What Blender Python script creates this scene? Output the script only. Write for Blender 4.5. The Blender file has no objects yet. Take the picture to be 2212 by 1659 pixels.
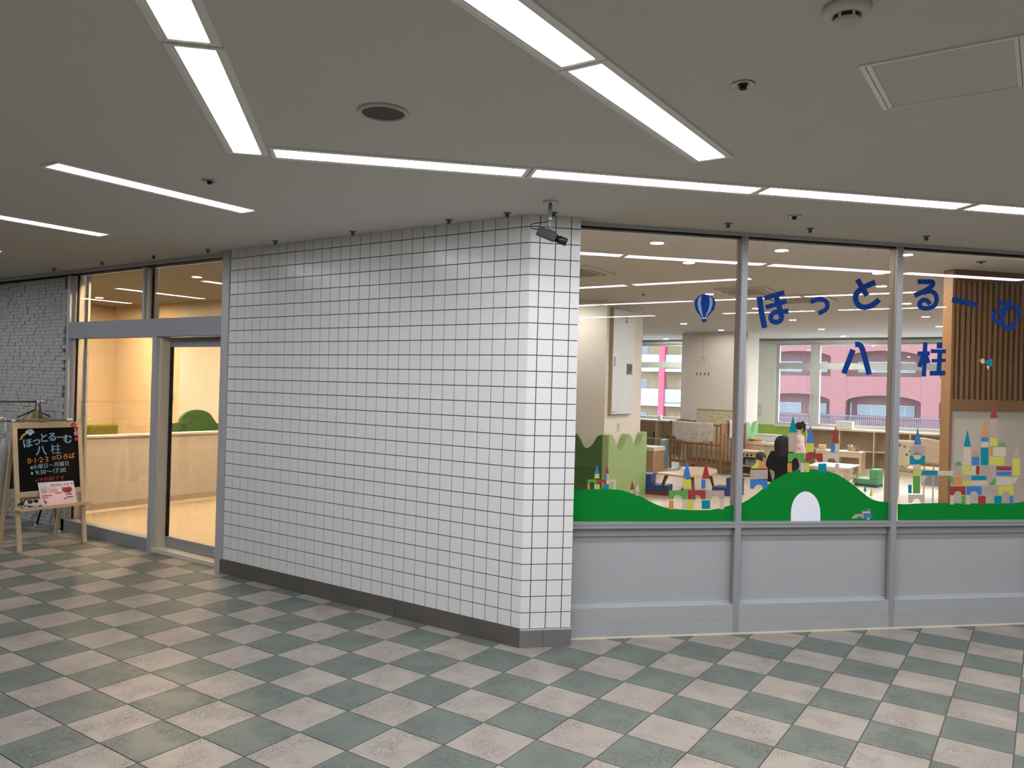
import bpy, bmesh, math, random
from mathutils import Vector, Matrix
random.seed(7)
PI = math.pi
SC = bpy.context.scene
COL = SC.collection

# ---------------------------------------------------------------- camera
cam_d = bpy.data.cameras.new('camera')
cam = bpy.data.objects.new('camera', cam_d); COL.objects.link(cam)
cam_d.sensor_fit = 'HORIZONTAL'; cam_d.sensor_width = 36.0
cam_d.lens = 36.0 * 1704.85 / 2212.0
cam_d.clip_start = 0.05; cam_d.clip_end = 300
_y, _p, _r = -0.597, 0.0027, 0.0273
_f = Vector((math.sin(_y)*math.cos(_p), math.cos(_y)*math.cos(_p), math.sin(_p)))
_rt = Vector((math.cos(_y), -math.sin(_y), 0)); _up = _rt.cross(_f)
_rt2 = _rt*math.cos(_r) + _up*math.sin(_r); _up2 = _up*math.cos(_r) - _rt*math.sin(_r)
_m = Matrix((( _rt2.x, _up2.x, -_f.x, 5.6481), (_rt2.y, _up2.y, -_f.y, -4.0992), (_rt2.z, _up2.z, -_f.z, 1.618), (0, 0, 0, 1)))
cam.matrix_world = _m
SC.camera = cam
# ---------------------------------------------------------------- sky
wd = bpy.data.worlds.new('overcast_sky'); SC.world = wd; wd.use_nodes = True
_b = wd.node_tree.nodes['Background']; _b.inputs[0].default_value = (0.80, 0.90, 1.0, 1); _b.inputs[1].default_value = 8.5
# ---------------------------------------------------------------- exposure
SC.view_settings.view_transform = 'Standard'; SC.view_settings.look = 'None'
SC.view_settings.exposure = 0.0; SC.view_settings.gamma = 1.0; SC.view_settings.use_curve_mapping = False
SC.cycles.max_bounces = 6; SC.cycles.diffuse_bounces = 3; SC.cycles.glossy_bounces = 2
SC.cycles.use_light_tree = False; SC.cycles.use_adaptive_sampling = True; SC.cycles.adaptive_threshold = .05
SC.cycles.transparent_max_bounces = 12; SC.cycles.sample_clamp_indirect = 4.0
SC.cycles.caustics_reflective = False; SC.cycles.caustics_refractive = False
CORRIDOR_LAMP = 27.0      # strength of the corridor's light panels
NURSERY_LAMP = 680.0       # strength of the small round downlights indoors
H = 2.688                 # corridor ceiling
ZC = 2.88                 # nursery ceiling

# ---------------------------------------------------------------- materials
def lin(h):
    h = h.lstrip('#'); o = []
    for i in (0, 2, 4):
        c = int(h[i:i+2], 16)/255.0
        o.append(c/12.92 if c <= .04045 else ((c+.055)/1.055)**2.4)
    return o
MATS = {}
def mat(name, col, rough=.55, metal=0.0, var=.06, vscale=6.0, bump=0.0, bscale=60.0, spec=.5, coat=0.0):
    if name in MATS: return MATS[name]
    m = bpy.data.materials.new(name); m.use_nodes = True; nt = m.node_tree; n = nt.nodes; l = nt.links
    b = n['Principled BSDF']; c = lin(col)
    b.inputs['Roughness'].default_value = rough; b.inputs['Metallic'].default_value = metal
    b.inputs['Specular IOR Level'].default_value = spec; b.inputs['Coat Weight'].default_value = coat
    g = n.new('ShaderNodeNewGeometry')
    t = n.new('ShaderNodeTexNoise'); t.inputs['Scale'].default_value = vscale; t.inputs['Detail'].default_value = 4
    l.new(g.outputs['Position'], t.inputs['Vector'])
    mx = n.new('ShaderNodeMix'); mx.data_type = 'RGBA'
    mx.inputs[6].default_value = [x*(1-var) for x in c]+[1]; mx.inputs[7].default_value = [min(1, x*(1+var)) for x in c]+[1]
    l.new(t.outputs['Fac'], mx.inputs[0]); l.new(mx.outputs[2], b.inputs['Base Color'])
    if bump:
        t2 = n.new('ShaderNodeTexNoise'); t2.inputs['Scale'].default_value = bscale; t2.inputs['Detail'].default_value = 3
        l.new(g.outputs['Position'], t2.inputs['Vector'])
        bp = n.new('ShaderNodeBump'); bp.inputs['Strength'].default_value = bump; bp.inputs['Distance'].default_value = .01
        l.new(t2.outputs['Fac'], bp.inputs['Height']); l.new(bp.outputs['Normal'], b.inputs['Normal'])
    MATS[name] = m; return m
def emit(name, col, s):
    if name in MATS: return MATS[name]
    m = bpy.data.materials.new(name); m.use_nodes = True; nt = m.node_tree
    nt.nodes.remove(nt.nodes['Principled BSDF'])
    e = nt.nodes.new('ShaderNodeEmission'); e.inputs[0].default_value = lin(col)+[1]; e.inputs[1].default_value = s
    nt.links.new(e.outputs[0], nt.nodes['Material Output'].inputs[0]); MATS[name] = m; return m
def glass(name, tint='#ffffff', base=.04):
    if name in MATS: return MATS[name]
    m = bpy.data.materials.new(name); m.use_nodes = True; nt = m.node_tree; n = nt.nodes; l = nt.links
    n.remove(n['Principled BSDF'])
    lw = n.new('ShaderNodeLayerWeight'); lw.inputs[0].default_value = .5
    pw = n.new('ShaderNodeMath'); pw.operation = 'POWER'; pw.inputs[1].default_value = 5.0; l.new(lw.outputs['Facing'], pw.inputs[0])
    ma = n.new('ShaderNodeMath'); ma.operation = 'MULTIPLY_ADD'; ma.inputs[1].default_value = .9; ma.inputs[2].default_value = base; l.new(pw.outputs[0], ma.inputs[0])
    tr = n.new('ShaderNodeBsdfTransparent'); tr.inputs[0].default_value = lin(tint)+[1]
    gl = n.new('ShaderNodeBsdfGlossy'); gl.inputs['Roughness'].default_value = 0.0; gl.inputs[0].default_value = (1, 1, 1, 1)
    mx = n.new('ShaderNodeMixShader'); l.new(ma.outputs[0], mx.inputs[0]); l.new(tr.outputs[0], mx.inputs[1]); l.new(gl.outputs[0], mx.inputs[2])
    l.new(mx.outputs[0], n['Material Output'].inputs[0]); MATS[name] = m; return m
def grain(name, c1, c2, scale=3.0, stretch=(1, 1, .08), rough=.5):
    """wood: noise stretched along one axis"""
    if name in MATS: return MATS[name]
    m = bpy.data.materials.new(name); m.use_nodes = True; nt = m.node_tree; n = nt.nodes; l = nt.links; b = n['Principled BSDF']
    b.inputs['Roughness'].default_value = rough
    g = n.new('ShaderNodeNewGeometry'); mp = n.new('ShaderNodeMapping'); mp.inputs['Scale'].default_value = stretch
    l.new(g.outputs['Position'], mp.inputs[0])
    t = n.new('ShaderNodeTexNoise'); t.inputs['Scale'].default_value = scale*10; t.inputs['Detail'].default_value = 5; t.inputs['Distortion'].default_value = .6
    l.new(mp.outputs[0], t.inputs['Vector'])
    mx = n.new('ShaderNodeMix'); mx.data_type = 'RGBA'; mx.inputs[6].default_value = lin(c1)+[1]; mx.inputs[7].default_value = lin(c2)+[1]
    l.new(t.outputs['Fac'], mx.inputs[0]); l.new(mx.outputs[2], b.inputs['Base Color']); MATS[name] = m; return m
def dotted(name, base, dot, scale=14.0, size=.22, rough=.9):
    if name in MATS: return MATS[name]
    m = bpy.data.materials.new(name); m.use_nodes = True; nt = m.node_tree; n = nt.nodes; l = nt.links; b = n['Principled BSDF']
    b.inputs['Roughness'].default_value = rough
    g = n.new('ShaderNodeNewGeometry'); v = n.new('ShaderNodeTexVoronoi'); v.inputs['Scale'].default_value = scale; v.inputs['Randomness'].default_value = .7
    l.new(g.outputs['Position'], v.inputs['Vector'])
    lt = n.new('ShaderNodeMath'); lt.operation = 'LESS_THAN'; lt.inputs[1].default_value = size; l.new(v.outputs['Distance'], lt.inputs[0])
    mx = n.new('ShaderNodeMix'); mx.data_type = 'RGBA'; mx.inputs[6].default_value = lin(base)+[1]; mx.inputs[7].default_value = lin(dot)+[1]
    l.new(lt.outputs[0], mx.inputs[0]); l.new(mx.outputs[2], b.inputs['Base Color']); MATS[name] = m; return m
def stone_tile(name, c1, c2, line, rough=.42):
    """quarry tile: mottled, with wrinkled relief"""
    m = bpy.data.materials.new(name); m.use_nodes = True; nt = m.node_tree; n = nt.nodes; l = nt.links; b = n['Principled BSDF']
    b.inputs['Roughness'].default_value = rough; b.inputs['Specular IOR Level'].default_value = .35
    g = n.new('ShaderNodeNewGeometry')
    big = n.new('ShaderNodeTexNoise'); big.inputs['Scale'].default_value = 3.5; big.inputs['Detail'].default_value = 5
    fin = n.new('ShaderNodeTexNoise'); fin.inputs['Scale'].default_value = 26; fin.inputs['Detail'].default_value = 3; fin.inputs['Distortion'].default_value = 2.2
    l.new(g.outputs['Position'], big.inputs['Vector']); l.new(g.outputs['Position'], fin.inputs['Vector'])
    mx = n.new('ShaderNodeMix'); mx.data_type = 'RGBA'; mx.inputs[6].default_value = lin(c1)+[1]; mx.inputs[7].default_value = lin(c2)+[1]
    l.new(big.outputs['Fac'], mx.inputs[0])
    rp = n.new('ShaderNodeValToRGB'); e = rp.color_ramp.elements
    e[0].position = .46; e[0].color = (0, 0, 0, 1); e[1].position = .54; e[1].color = (0, 0, 0, 1)
    k = rp.color_ramp.elements.new(.5); k.color = (1, 1, 1, 1)
    l.new(fin.outputs['Fac'], rp.inputs[0])
    msk = n.new('ShaderNodeTexNoise'); msk.inputs['Scale'].default_value = 6.0; l.new(g.outputs['Position'], msk.inputs['Vector'])
    r2 = n.new('ShaderNodeValToRGB'); r2.color_ramp.elements[0].position = .42; r2.color_ramp.elements[1].position = .62; l.new(msk.outputs['Fac'], r2.inputs[0])
    mu = n.new('ShaderNodeMath'); mu.operation = 'MULTIPLY'; l.new(rp.outputs[0], mu.inputs[0]); l.new(r2.outputs[0], mu.inputs[1])
    m3 = n.new('ShaderNodeMath'); m3.operation = 'MULTIPLY'; m3.inputs[1].default_value = .42; l.new(mu.outputs[0], m3.inputs[0])
    m2 = n.new('ShaderNodeMix'); m2.data_type = 'RGBA'; m2.inputs[7].default_value = lin(line)+[1]
    l.new(m3.outputs[0], m2.inputs[0]); l.new(mx.outputs[2], m2.inputs[6]); l.new(m2.outputs[2], b.inputs['Base Color'])
    bp = n.new('ShaderNodeBump'); bp.inputs['Strength'].default_value = .6; bp.inputs['Distance'].default_value = .006; bp.invert = True
    l.new(mu.outputs[0], bp.inputs['Height']); l.new(bp.outputs['Normal'], b.inputs['Normal'])
    MATS[name] = m; return m

# ---------------------------------------------------------------- mesh helpers
class MB:
    def __init__(s): s.v = []; s.f = []
    def add(s, vs, fs):
        o = len(s.v); s.v += [tuple(v) for v in vs]; s.f += [tuple(i+o for i in f) for f in fs]; return s
    def box(s, x0, y0, z0, x1, y1, z1):
        x0, x1 = sorted((x0, x1)); y0, y1 = sorted((y0, y1)); z0, z1 = sorted((z0, z1))
        return s.add([(x0,y0,z0),(x1,y0,z0),(x1,y1,z0),(x0,y1,z0),(x0,y0,z1),(x1,y0,z1),(x1,y1,z1),(x0,y1,z1)],
                     [(0,3,2,1),(4,5,6,7),(0,1,5,4),(1,2,6,5),(2,3,7,6),(3,0,4,7)])
    def obox(s, c, u, v, w):
        c, u, v, w = map(Vector, (c, u, v, w)); P = []
        for k in (-1, 1):
            for a, b in ((-1,-1),(1,-1),(1,1),(-1,1)): P.append(c+u*a+v*b+w*k)
        if u.cross(v).dot(w) < 0:
            return s.add(P, [(0,1,2,3),(4,7,6,5),(0,4,5,1),(1,5,6,2),(2,6,7,3),(3,7,4,0)])
        return s.add(P, [(0,3,2,1),(4,5,6,7),(0,1,5,4),(1,2,6,5),(2,3,7,6),(3,0,4,7)])
    def bar(s, a, b, w, d=None, up=(0,0,1)):
        """square bar from a to b"""
        a, b = Vector(a), Vector(b); t = (b-a); L = t.length; t.normalize(); up = Vector(up)
        if abs(t.dot(up)) > .97: up = Vector((0,1,0))
        n = t.cross(up).normalized(); m = n.cross(t).normalized(); d = d or w
        return s.obox((a+b)/2, n*w/2, m*d/2, t*L/2)
    def prism(s, pts, fn, thick):
        """polygon pts (a,b) mapped with fn(a,b,t) for t=0 and t=thick"""
        n = len(pts); A = [fn(a, b, 0) for a, b in pts]; B = [fn(a, b, thick) for a, b in pts]
        fs = [tuple(range(n)), tuple(range(2*n-1, n-1, -1))]+[(i, n+i, n+(i+1) % n, (i+1) % n) for i in range(n)]
        return s.add(A+B, fs)
    def ribbon(s, L, R, fn, thick):
        n = len(L); V = []
        for t in (0, thick):
            for (a, b), (c, d) in zip(L, R): V += [fn(a, b, t), fn(c, d, t)]
        fs = []; k = 2*n
        for i in range(n-1):
            j = 2*i; fs += [(j, j+1, j+3, j+2), (k+j, k+j+2, k+j+3, k+j+1), (j, j+2, k+j+2, k+j), (j+1, k+j+1, k+j+3, j+3)]
        fs += [(0, k, k+1, 1), (2*n-2, 2*n-1, k+2*n-1, k+2*n-2)]
        return s.add(V, fs)
    def tube(s, path, r, n=8):
        P = [Vector(p) for p in path]; R = r if isinstance(r, (list, tuple)) else [r]*len(P); V = []; prev = None
        for i, p in enumerate(P):
            t = (P[min(i+1, len(P)-1)]-P[max(i-1, 0)]).normalized()
            if prev is None: prev = t.orthogonal().normalized()
            x = (prev-t*prev.dot(t)).normalized(); prev = x; y = t.cross(x)
            V += [p+(x*math.cos(2*PI*k/n)+y*math.sin(2*PI*k/n))*R[i] for k in range(n)]
        fs = [tuple(range(n-1, -1, -1)), tuple(range(len(V)-n, len(V)))]
        for i in range(len(P)-1):
            for k in range(n):
                a = i*n+k; b = i*n+(k+1) % n; fs.append((a, b, b+n, a+n))
        return s.add(V, fs)
    def lathe(s, prof, c=(0,0,0), n=20, axis=2):
        V = []; c = Vector(c)
        for r, z in prof:
            for k in range(n):
                a = 2*PI*k/n; p = (r*math.cos(a), r*math.sin(a), z)
                V.append(c+Vector(p if axis == 2 else ((p[2], p[0], p[1]) if axis == 0 else (p[1], p[2], p[0]))))
        ring = prof[0][0] > 1e-4 and abs(prof[0][0]-prof[-1][0]) < .35*prof[0][0] and len(prof) > 3
        fs = [(len(V)-n+k, len(V)-n+(k+1) % n, (k+1) % n, k) for k in range(n)] if ring else [tuple(range(n-1, -1, -1)), tuple(range(len(V)-n, len(V)))]
        for i in range(len(prof)-1):
            for k in range(n):
                a = i*n+k; b = i*n+(k+1) % n; fs.append((a, b, b+n, a+n))
        return s.add(V, fs)
    def ball(s, c, r, n=12, m=8):
        rx, ry, rz = r if isinstance(r, (tuple, list)) else (r, r, r)
        V = [(c[0], c[1], c[2]-rz)]
        for i in range(1, m):
            t = -PI/2+PI*i/m
            for k in range(n): V.append((c[0]+rx*math.cos(t)*math.cos(2*PI*k/n), c[1]+ry*math.cos(t)*math.sin(2*PI*k/n), c[2]+rz*math.sin(t)))
        V.append((c[0], c[1], c[2]+rz)); fs = [(0, 1+(k+1) % n, 1+k) for k in range(n)]
        for i in range(m-2):
            for k in range(n):
                a = 1+i*n+k; b = 1+i*n+(k+1) % n; fs.append((a, b, b+n, a+n))
        o = 1+(m-2)*n; fs += [(o+k, o+(k+1) % n, len(V)-1) for k in range(n)]
        return s.add(V, fs)
    def mesh(s, name, m, smooth=False):
        me = bpy.data.meshes.new(name); me.from_pydata(s.v, [], s.f); me.update()
        if smooth: me.shade_smooth()
        me.materials.append(m if not isinstance(m, str) else MATS[m]); return me
    def build(s, name, m, parent=None, smooth=False, bevel=0):
        o = bpy.data.objects.new(name, s.mesh(name, m, smooth)); COL.objects.link(o)
        if parent is not None: o.parent = parent
        if bevel:
            b = o.modifiers.new('bevel', 'BEVEL'); b.width = bevel; b.segments = 2; b.limit_method = 'ANGLE'
        return o
def tag(o, label=None, cat=None, group=None, kind=None):
    if label: o['label'] = label
    if cat: o['category'] = cat
    if group: o['group'] = group
    if kind: o['kind'] = kind
    return o
def thing(name, label, cat, loc=(0,0,0), rz=0.0, group=None, kind=None):
    o = bpy.data.objects.new(name, None); COL.objects.link(o); o.empty_display_size = .1
    o.location = loc; o.rotation_euler = (0, 0, rz); return tag(o, label, cat, group, kind)
def text_mesh(body, size, m, name, parent, fn, shear=0, offset=0.0, extrude=.0006, align='CENTER'):
    """flat lettering: the text's own outline as a thin mesh; fn maps (x,y,t) to place"""
    c = bpy.data.curves.new(name, 'FONT'); c.body = body; c.size = size; c.align_x = align; c.offset = offset; c.extrude = 0; c.resolution_u = 3
    t = bpy.data.objects.new(name+'_src', c); COL.objects.link(t)
    dg = bpy.context.evaluated_depsgraph_get(); me = bpy.data.meshes.new_from_object(t.evaluated_get(dg)); bpy.data.objects.remove(t); bpy.data.curves.remove(c)
    for v in me.vertices: v.co = fn(v.co.x, v.co.y, 0)
    me.materials.clear(); me.materials.append(m); me.name = name
    o = bpy.data.objects.new(name, me); COL.objects.link(o); o.parent = parent; return o
def sk(name, joints, edges, m, parent, sub=2):
    """a continuous limb-and-trunk surface grown round a skeleton: joints {name:(xyz, rx, ry)}"""
    ks = list(joints); ix = {k: i for i, k in enumerate(ks)}
    me = bpy.data.meshes.new(name); me.from_pydata([joints[k][0] for k in ks], [(ix[a], ix[b]) for a, b in edges], []); me.update()
    o = bpy.data.objects.new(name, me); COL.objects.link(o)
    md = o.modifiers.new('skin', 'SKIN'); md.use_smooth_shade = True
    for i, k in enumerate(ks):
        d = me.skin_vertices[0].data[i]; j = joints[k]; d.radius = (j[1], j[2] if len(j) > 2 else j[1]); d.use_root = (i == 0)
    s2 = o.modifiers.new('sub', 'SUBSURF'); s2.levels = sub; s2.render_levels = sub
    dg = bpy.context.evaluated_depsgraph_get(); nm = bpy.data.meshes.new_from_object(o.evaluated_get(dg)); nm.shade_smooth()
    nm.materials.clear(); nm.materials.append(m); nm.name = name
    o.modifiers.clear(); old = o.data; o.data = nm; bpy.data.meshes.remove(old)
    o.name = name; o.parent = parent; return o
R2 = math.sqrt(.5)
def F(s, off, z): return (2.9706+(s-off)*R2, (s+off)*R2, z)      # along the slanted shop front, depth behind it, height
def fbox(mb, s0, o0, z0, s1, o1, z1):
    c = [(a+b)/2 for a, b in ((s0, s1), (o0, o1), (z0, z1))]
    u = Vector((R2, R2, 0))*(s1-s0)/2; v = Vector((-R2, R2, 0))*(o1-o0)/2
    return mb.obox(F(*c), u, v, (0, 0, (z1-z0)/2))

# palette
M_ALU = mat('brushed_aluminium', '#c2c4c7', .38, .2, .04, 40)
M_ALUF = mat('mullion_aluminium', '#a5a7a9', .4, .25, .04, 40)
M_ALUD = mat('dark_aluminium', '#a6a8ab', .42, .2, .04, 30)
M_ALUP = mat('aluminium_panel', '#b4b6b6', .45, .15, .03, 4)
M_GLASS = glass('clear_glass')
M_GASKET = mat('black_gasket', '#1b1a18', .7)
M_CEIL = mat('corridor_ceiling_paint', '#d6d3cc', .9, 0, .02, 2)
M_TILE = mat('white_glazed_tile', '#e9e8e4', .22, 0, .03, 5)
M_GROUT = mat('dark_grout', '#55544f', .9)
M_STEEL = mat('base_steel', '#6f6b66', .4, .35, .1, 12)
M_PLASTER = mat('cream_plaster', '#f1ece3', .9, 0, .02, 2)
M_WHITE = mat('white_paint', '#efeeea', .6, 0, .02, 3)
M_WOODL = grain('light_pine', '#e6d0ac', '#d8bd94', 2.0, (1, 1, .12))
M_WOODX = grain('light_pine_long', '#e6d0ac', '#d8bd94', 2.0, (.12, 1, 1))
M_BROWN = grain('dark_brown_wood', '#a87b4c', '#8d633a', 2.5, (1, 1, .1), .4)
M_BLACK = mat('black_plastic', '#141414', .4)
M_LAMP = emit('lamp_white', '#f4f6ff', CORRIDOR_LAMP)
M_SKIN = mat('skin', '#e6b596', .55)
# ================================================================ corridor floor
def pix(P):
    d = Vector(P)-Vector((5.6481, -4.0992, 1.618)); z = d.dot(_f)
    if z < .2: return None
    return (1106+1704.85*d.dot(_rt2)/z, 829.5-1704.85*d.dot(_up2)/z)
def clip(poly, f):
    out = []
    for i, a in enumerate(poly):
        b = poly[(i+1) % len(poly)]; fa, fb = f(*a), f(*b)
        if fa <= 0: out.append(a)
        if fa*fb < 0: t = fa/(fa-fb); out.append((a[0]+(b[0]-a[0])*t, a[1]+(b[1]-a[1])*t))
    return out
def area(p): return abs(sum(p[i][0]*p[(i+1) % len(p)][1]-p[(i+1) % len(p)][0]*p[i][1] for i in range(len(p))))/2 if len(p) > 2 else 0
MF_G = stone_tile('floor_tile_green', '#5b635c', '#70786f', '#404641')
MF_B = stone_tile('floor_tile_beige', '#8d857b', '#a69e94', '#5f5850')
FX0, FX1, FY0 = -10.0, 13.0, -7.5
corr = [(FX0, FY0), (FX1, FY0), (FX1, FX1-2.9706+.19), (2.9706, .19), (FX0, .19)]
floor = MB().prism(corr, lambda a, b, t: (a, b, -.2+t), .197).build('floor', mat('floor_grout', '#55524c', .9))
tag(floor, 'corridor floor of square green and beige tiles laid in a checkerboard', 'floor', kind='structure')
g, gx, gy, hg = .3021, .4174, -.4091, .0028
inA = lambda x, y: y-.16
inB = lambda x, y: y-(x-2.9706+.11*math.sqrt(2)+.02)
full = MB().box(hg, hg, -.006, g-hg, g-hg, 0)
full_me = {0: full.mesh('tile', MF_G), 1: full.mesh('tile', MF_B)}
cand = []
for i in range(int((FX0-gx)/g), int((FX1-gx)/g)):
    for j in range(int((FY0-gy)/g), 42):
        x, y = gx+i*g, gy+j*g
        q = [(x+hg, y+hg), (x+g-hg, y+hg), (x+g-hg, y+g-hg), (x+hg, y+g-hg)]
        A, B = clip(q, inA), clip(q, inB); best = A if area(A) >= area(B) else B
        if area(best) < .002: continue
        ps = [pix((a, b, 0)) for a, b in q]; size = 0
        if all(ps) and any(-20 < a < 2232 and 1000 < b < 1680 for a, b in ps): size = area(ps)
        cand.append((size, i, j, best, area(best) > .0875))
cand.sort(key=lambda c: -c[0])
rest = {0: MB(), 1: MB()}
for k, (size, i, j, q, whole) in enumerate(cand):
    par = (i+j) % 2
    if k < 300 and size > 0:
        if whole:
            o = bpy.data.objects.new('tile', full_me[par]); COL.objects.link(o); o.location = (gx+i*g, gy+j*g, 0); o.parent = floor
        else:
            MB().prism(q, lambda a, b, t: (a, b, -.006+t), .006).build('tile', (MF_G, MF_B)[par], floor)
    else: rest[par].prism(q, lambda a, b, t: (a, b, -.006+t), .006)
for par in (0, 1):
    tag(rest[par].build('far_tiles', (MF_G, MF_B)[par], floor), kind='stuff')

# ================================================================ corridor ceiling and outer shell
cpoly = [(FX0, FY0), (FX1, FY0), (FX1, FX1-2.9706+.17), (2.95, .15), (FX0, .15)]
ceiling = MB().prism(cpoly, lambda a, b, t: (a, b, H+t), .15).build('ceiling', M_CEIL)
tag(ceiling, 'plain off-white corridor ceiling with recessed light panels', 'ceiling', kind='structure')
M_SHELL = mat('corridor_far_wall', '#cfcac2', .8, 0, .03, 1)
for nm, b in (('wall_south', (FX0, FY0-.15, -.1, FX1, FY0, H+.1)), ('wall_west', (FX0-.15, FY0, -.1, FX0, 4, H+.3)), ('wall_east', (FX1, FY0, -.1, FX1+.15, 16, H+.3))):
    tag(MB().box(*b).build(nm, M_SHELL), 'plain pale wall closing the corridor on its %s side' % nm[5:], 'wall', kind='structure')

# ================================================================ white tiled corner wall
ZB = .1139; PITCH = .1; GAP = .0029; XC = 2.9706; D0 = .0609
wl = MB().box(-.004, .006, 0, XC+.0, .19, H).build('wall_center', M_GROUT)
tag(wl, 'long white square-tiled wall between the glass door and the slanted shop front', 'wall', kind='structure')
tm = MB().box(GAP, 0, GAP, PITCH-GAP, .008, PITCH-GAP).mesh('tile', M_TILE)
tmt = MB().box(GAP, 0, GAP, PITCH-GAP, .008, H-ZB-25*PITCH-.001).mesh('tile', M_TILE)
far_t = MB(); cells = []
for k in range(29):
    for r in range(26): cells.append((k, r))
cells.sort(key=lambda c: (-c[0], -c[1])); 
# the columns nearest the corner show largest: those come as single tiles
for n_, (k, r) in enumerate(cells):
    x, z = k*PITCH, ZB+r*PITCH
    if n_ < 300:
        o = bpy.data.objects.new('tile', tmt if r == 25 else tm); COL.objects.link(o); o.location = (x, 0, z); o.parent = wl
    else:
        far_t.box(x+GAP, 0, z+GAP, x+PITCH-GAP, .008, (H-.001) if r == 25 else z+PITCH-GAP)
tag(far_t.build('far_tiles', M_TILE, wl), kind='stuff')
ws = thing('wall_right', 'short white-tiled return of the corner wall beside the slanted shop front', 'wall', (XC, 0, 0), 0, None, 'structure')
core = MB(); fbox(core, 0.0, .006, 0, .318, .19, H)
core.v = [(a-XC, b, c) for a, b, c in core.v]; core.build('core', M_GROUT, ws)
def loc(mb): mb.v = [(a-XC, b, c) for a, b, c in mb.v]; return mb
for r in range(26):
    z0 = ZB+r*PITCH+GAP; z1 = (H-.001) if r == 25 else ZB+(r+1)*PITCH-GAP
    for s0, s1 in ((D0+GAP, D0+.1-GAP), (D0+.1+GAP, D0+.2-GAP), (D0+.2+GAP, .322)):
        m = MB(); fbox(m, s0, 0, z0, s1, .008, z1); loc(m).build('tile', M_TILE, ws)
    # the folded corner tile: one piece round the bend
    pts = [(2.9+GAP, 0), (XC-.004, 0), (XC+.002, .001), (XC+.006*R2+.001, .006*R2), (XC+(D0-GAP)*R2, (D0-GAP)*R2), (XC+(D0-GAP)*R2-.006, (D0-GAP)*R2+.006), (XC-.003, .0085), (2.9+GAP, .0085)]
    loc(MB().prism(pts, lambda a, b, t: (a, b, z0+t), z1-z0)).build('corner_tile', M_TILE, ws)
# baseboard: steel pieces
bb = thing('baseboard_center', 'grey steel baseboard in lengths under the white tiled wall', 'baseboard', (0, 0, 0), 0, None, 'structure')
for x0, x1 in ((-.02, .998), (1.002, 1.938), (1.942, 2.975)):
    MB().box(x0, -.012, 0, x1, .006, ZB-.008).build('plate', M_STEEL, bb)
    MB().box(x0, -.009, ZB-.008, x1, .006, ZB-.001).build('top_lip', M_STEEL, bb)
for s0, s1 in ((-.004, .143), (.145, .326)):
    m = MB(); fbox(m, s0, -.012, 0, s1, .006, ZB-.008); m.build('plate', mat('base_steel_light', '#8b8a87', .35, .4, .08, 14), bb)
    m = MB(); fbox(m, s0, -.012, ZB-.008, s1, .006, ZB-.001); m.build('top_lip', M_ALU, bb)

# ================================================================ slanted shop front (45 degrees)
FO, FG = .11, .146     # face of the frame, outer face of the glass
posts = [(1.475, 1.517), (2.642, 2.686), (3.811, 3.855), (4.98, 5.024)]
bays = [(.325, 1.475), (1.517, 2.642), (2.686, 3.811), (3.855, 4.98)]
for i, (a, b) in enumerate(posts):
    t = tag(thing('trim_%d' % (i+1), ['aluminium mullion between the balloon pane and the green hill with the white archway', 'aluminium mullion between the archway pane and the big castle pane', 'aluminium mullion at the far end of the castle pane', 'last aluminium mullion of the shop front'][i], 'mullion', kind='structure'))
    m = MB(); fbox(m, a, FO, 0, b, FO+.03, H-.02); m.build('post_face', M_ALUF, t)
    m = MB(); fbox(m, a+.003, FO+.03, 0, b-.003, FO+.034, H-.02); m.build('gasket', M_GASKET, t)
    m = MB(); fbox(m, a, FO+.034, 0, b, FO+.085, H-.02); m.build('post_back', mat('inner_frame_reflection', '#9b9083', .4, .3), t)  # brown reflection of the room is put into this colour
names = ['balloon', 'white archway', 'tall castle', 'off-picture']
for i, (a, b) in enumerate(bays):
    w = thing('window_%d' % (i+1), 'tall glazed bay with the %s sticker above a grey aluminium panel' % names[i], 'window', kind='structure')
    m = MB(); fbox(m, a, FG, .752, b, FG+.008, H-.035); m.build('pane', M_GLASS, w)
    m = MB(); fbox(m, a, FO, .712, b, FG+.02, .750); fbox(m, a, FO-.003, .735, b, FO, .750); m.build('sill_rail', M_ALUF, w)
    m = MB(); fbox(m, a, FO+.055, .19, b, FO+.065, .715); m.build('lower_panel', M_ALUP, w)
    m = MB(); fbox(m, a, FO+.04, .655, b, FO+.056, .712); m.build('panel_head', M_ALUP, w)
    m = MB(); fbox(m, a, FO+.045, .19, b, FO+.056, .212); m.build('panel_foot', M_ALU, w)
    m = MB(); fbox(m, a, FO+.002, .098, b, FO+.07, .198); m.build('kick_plate', M_ALUP, w)
    m = MB(); fbox(m, a, FO, .010, b, FO+.07, .097); m.build('kick_plate', M_ALUP, w)
    m = MB(); fbox(m, a, FO-.004, 0, b+.045, FO+.05, .010); m.build('sealant', mat('cream_sealant', '#e8dcc0', .6), w)
    m = MB(); fbox(m, a, FO-.004, H-.022, b+.045, FO+.09, H+.0); m.build('head_rail', M_ALU, w)
    m = MB(); fbox(m, a, FO+.02, H-.034, b, FO+.075, H-.022); m.build('head_gasket', M_GASKET, w)
m = MB(); fbox(m, 5.024, FO, 0, 14, FO+.08, H)
tag(m.build('wall_north', M_SHELL), 'plain wall going on past the shop front', 'wall', kind='structure')

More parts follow.
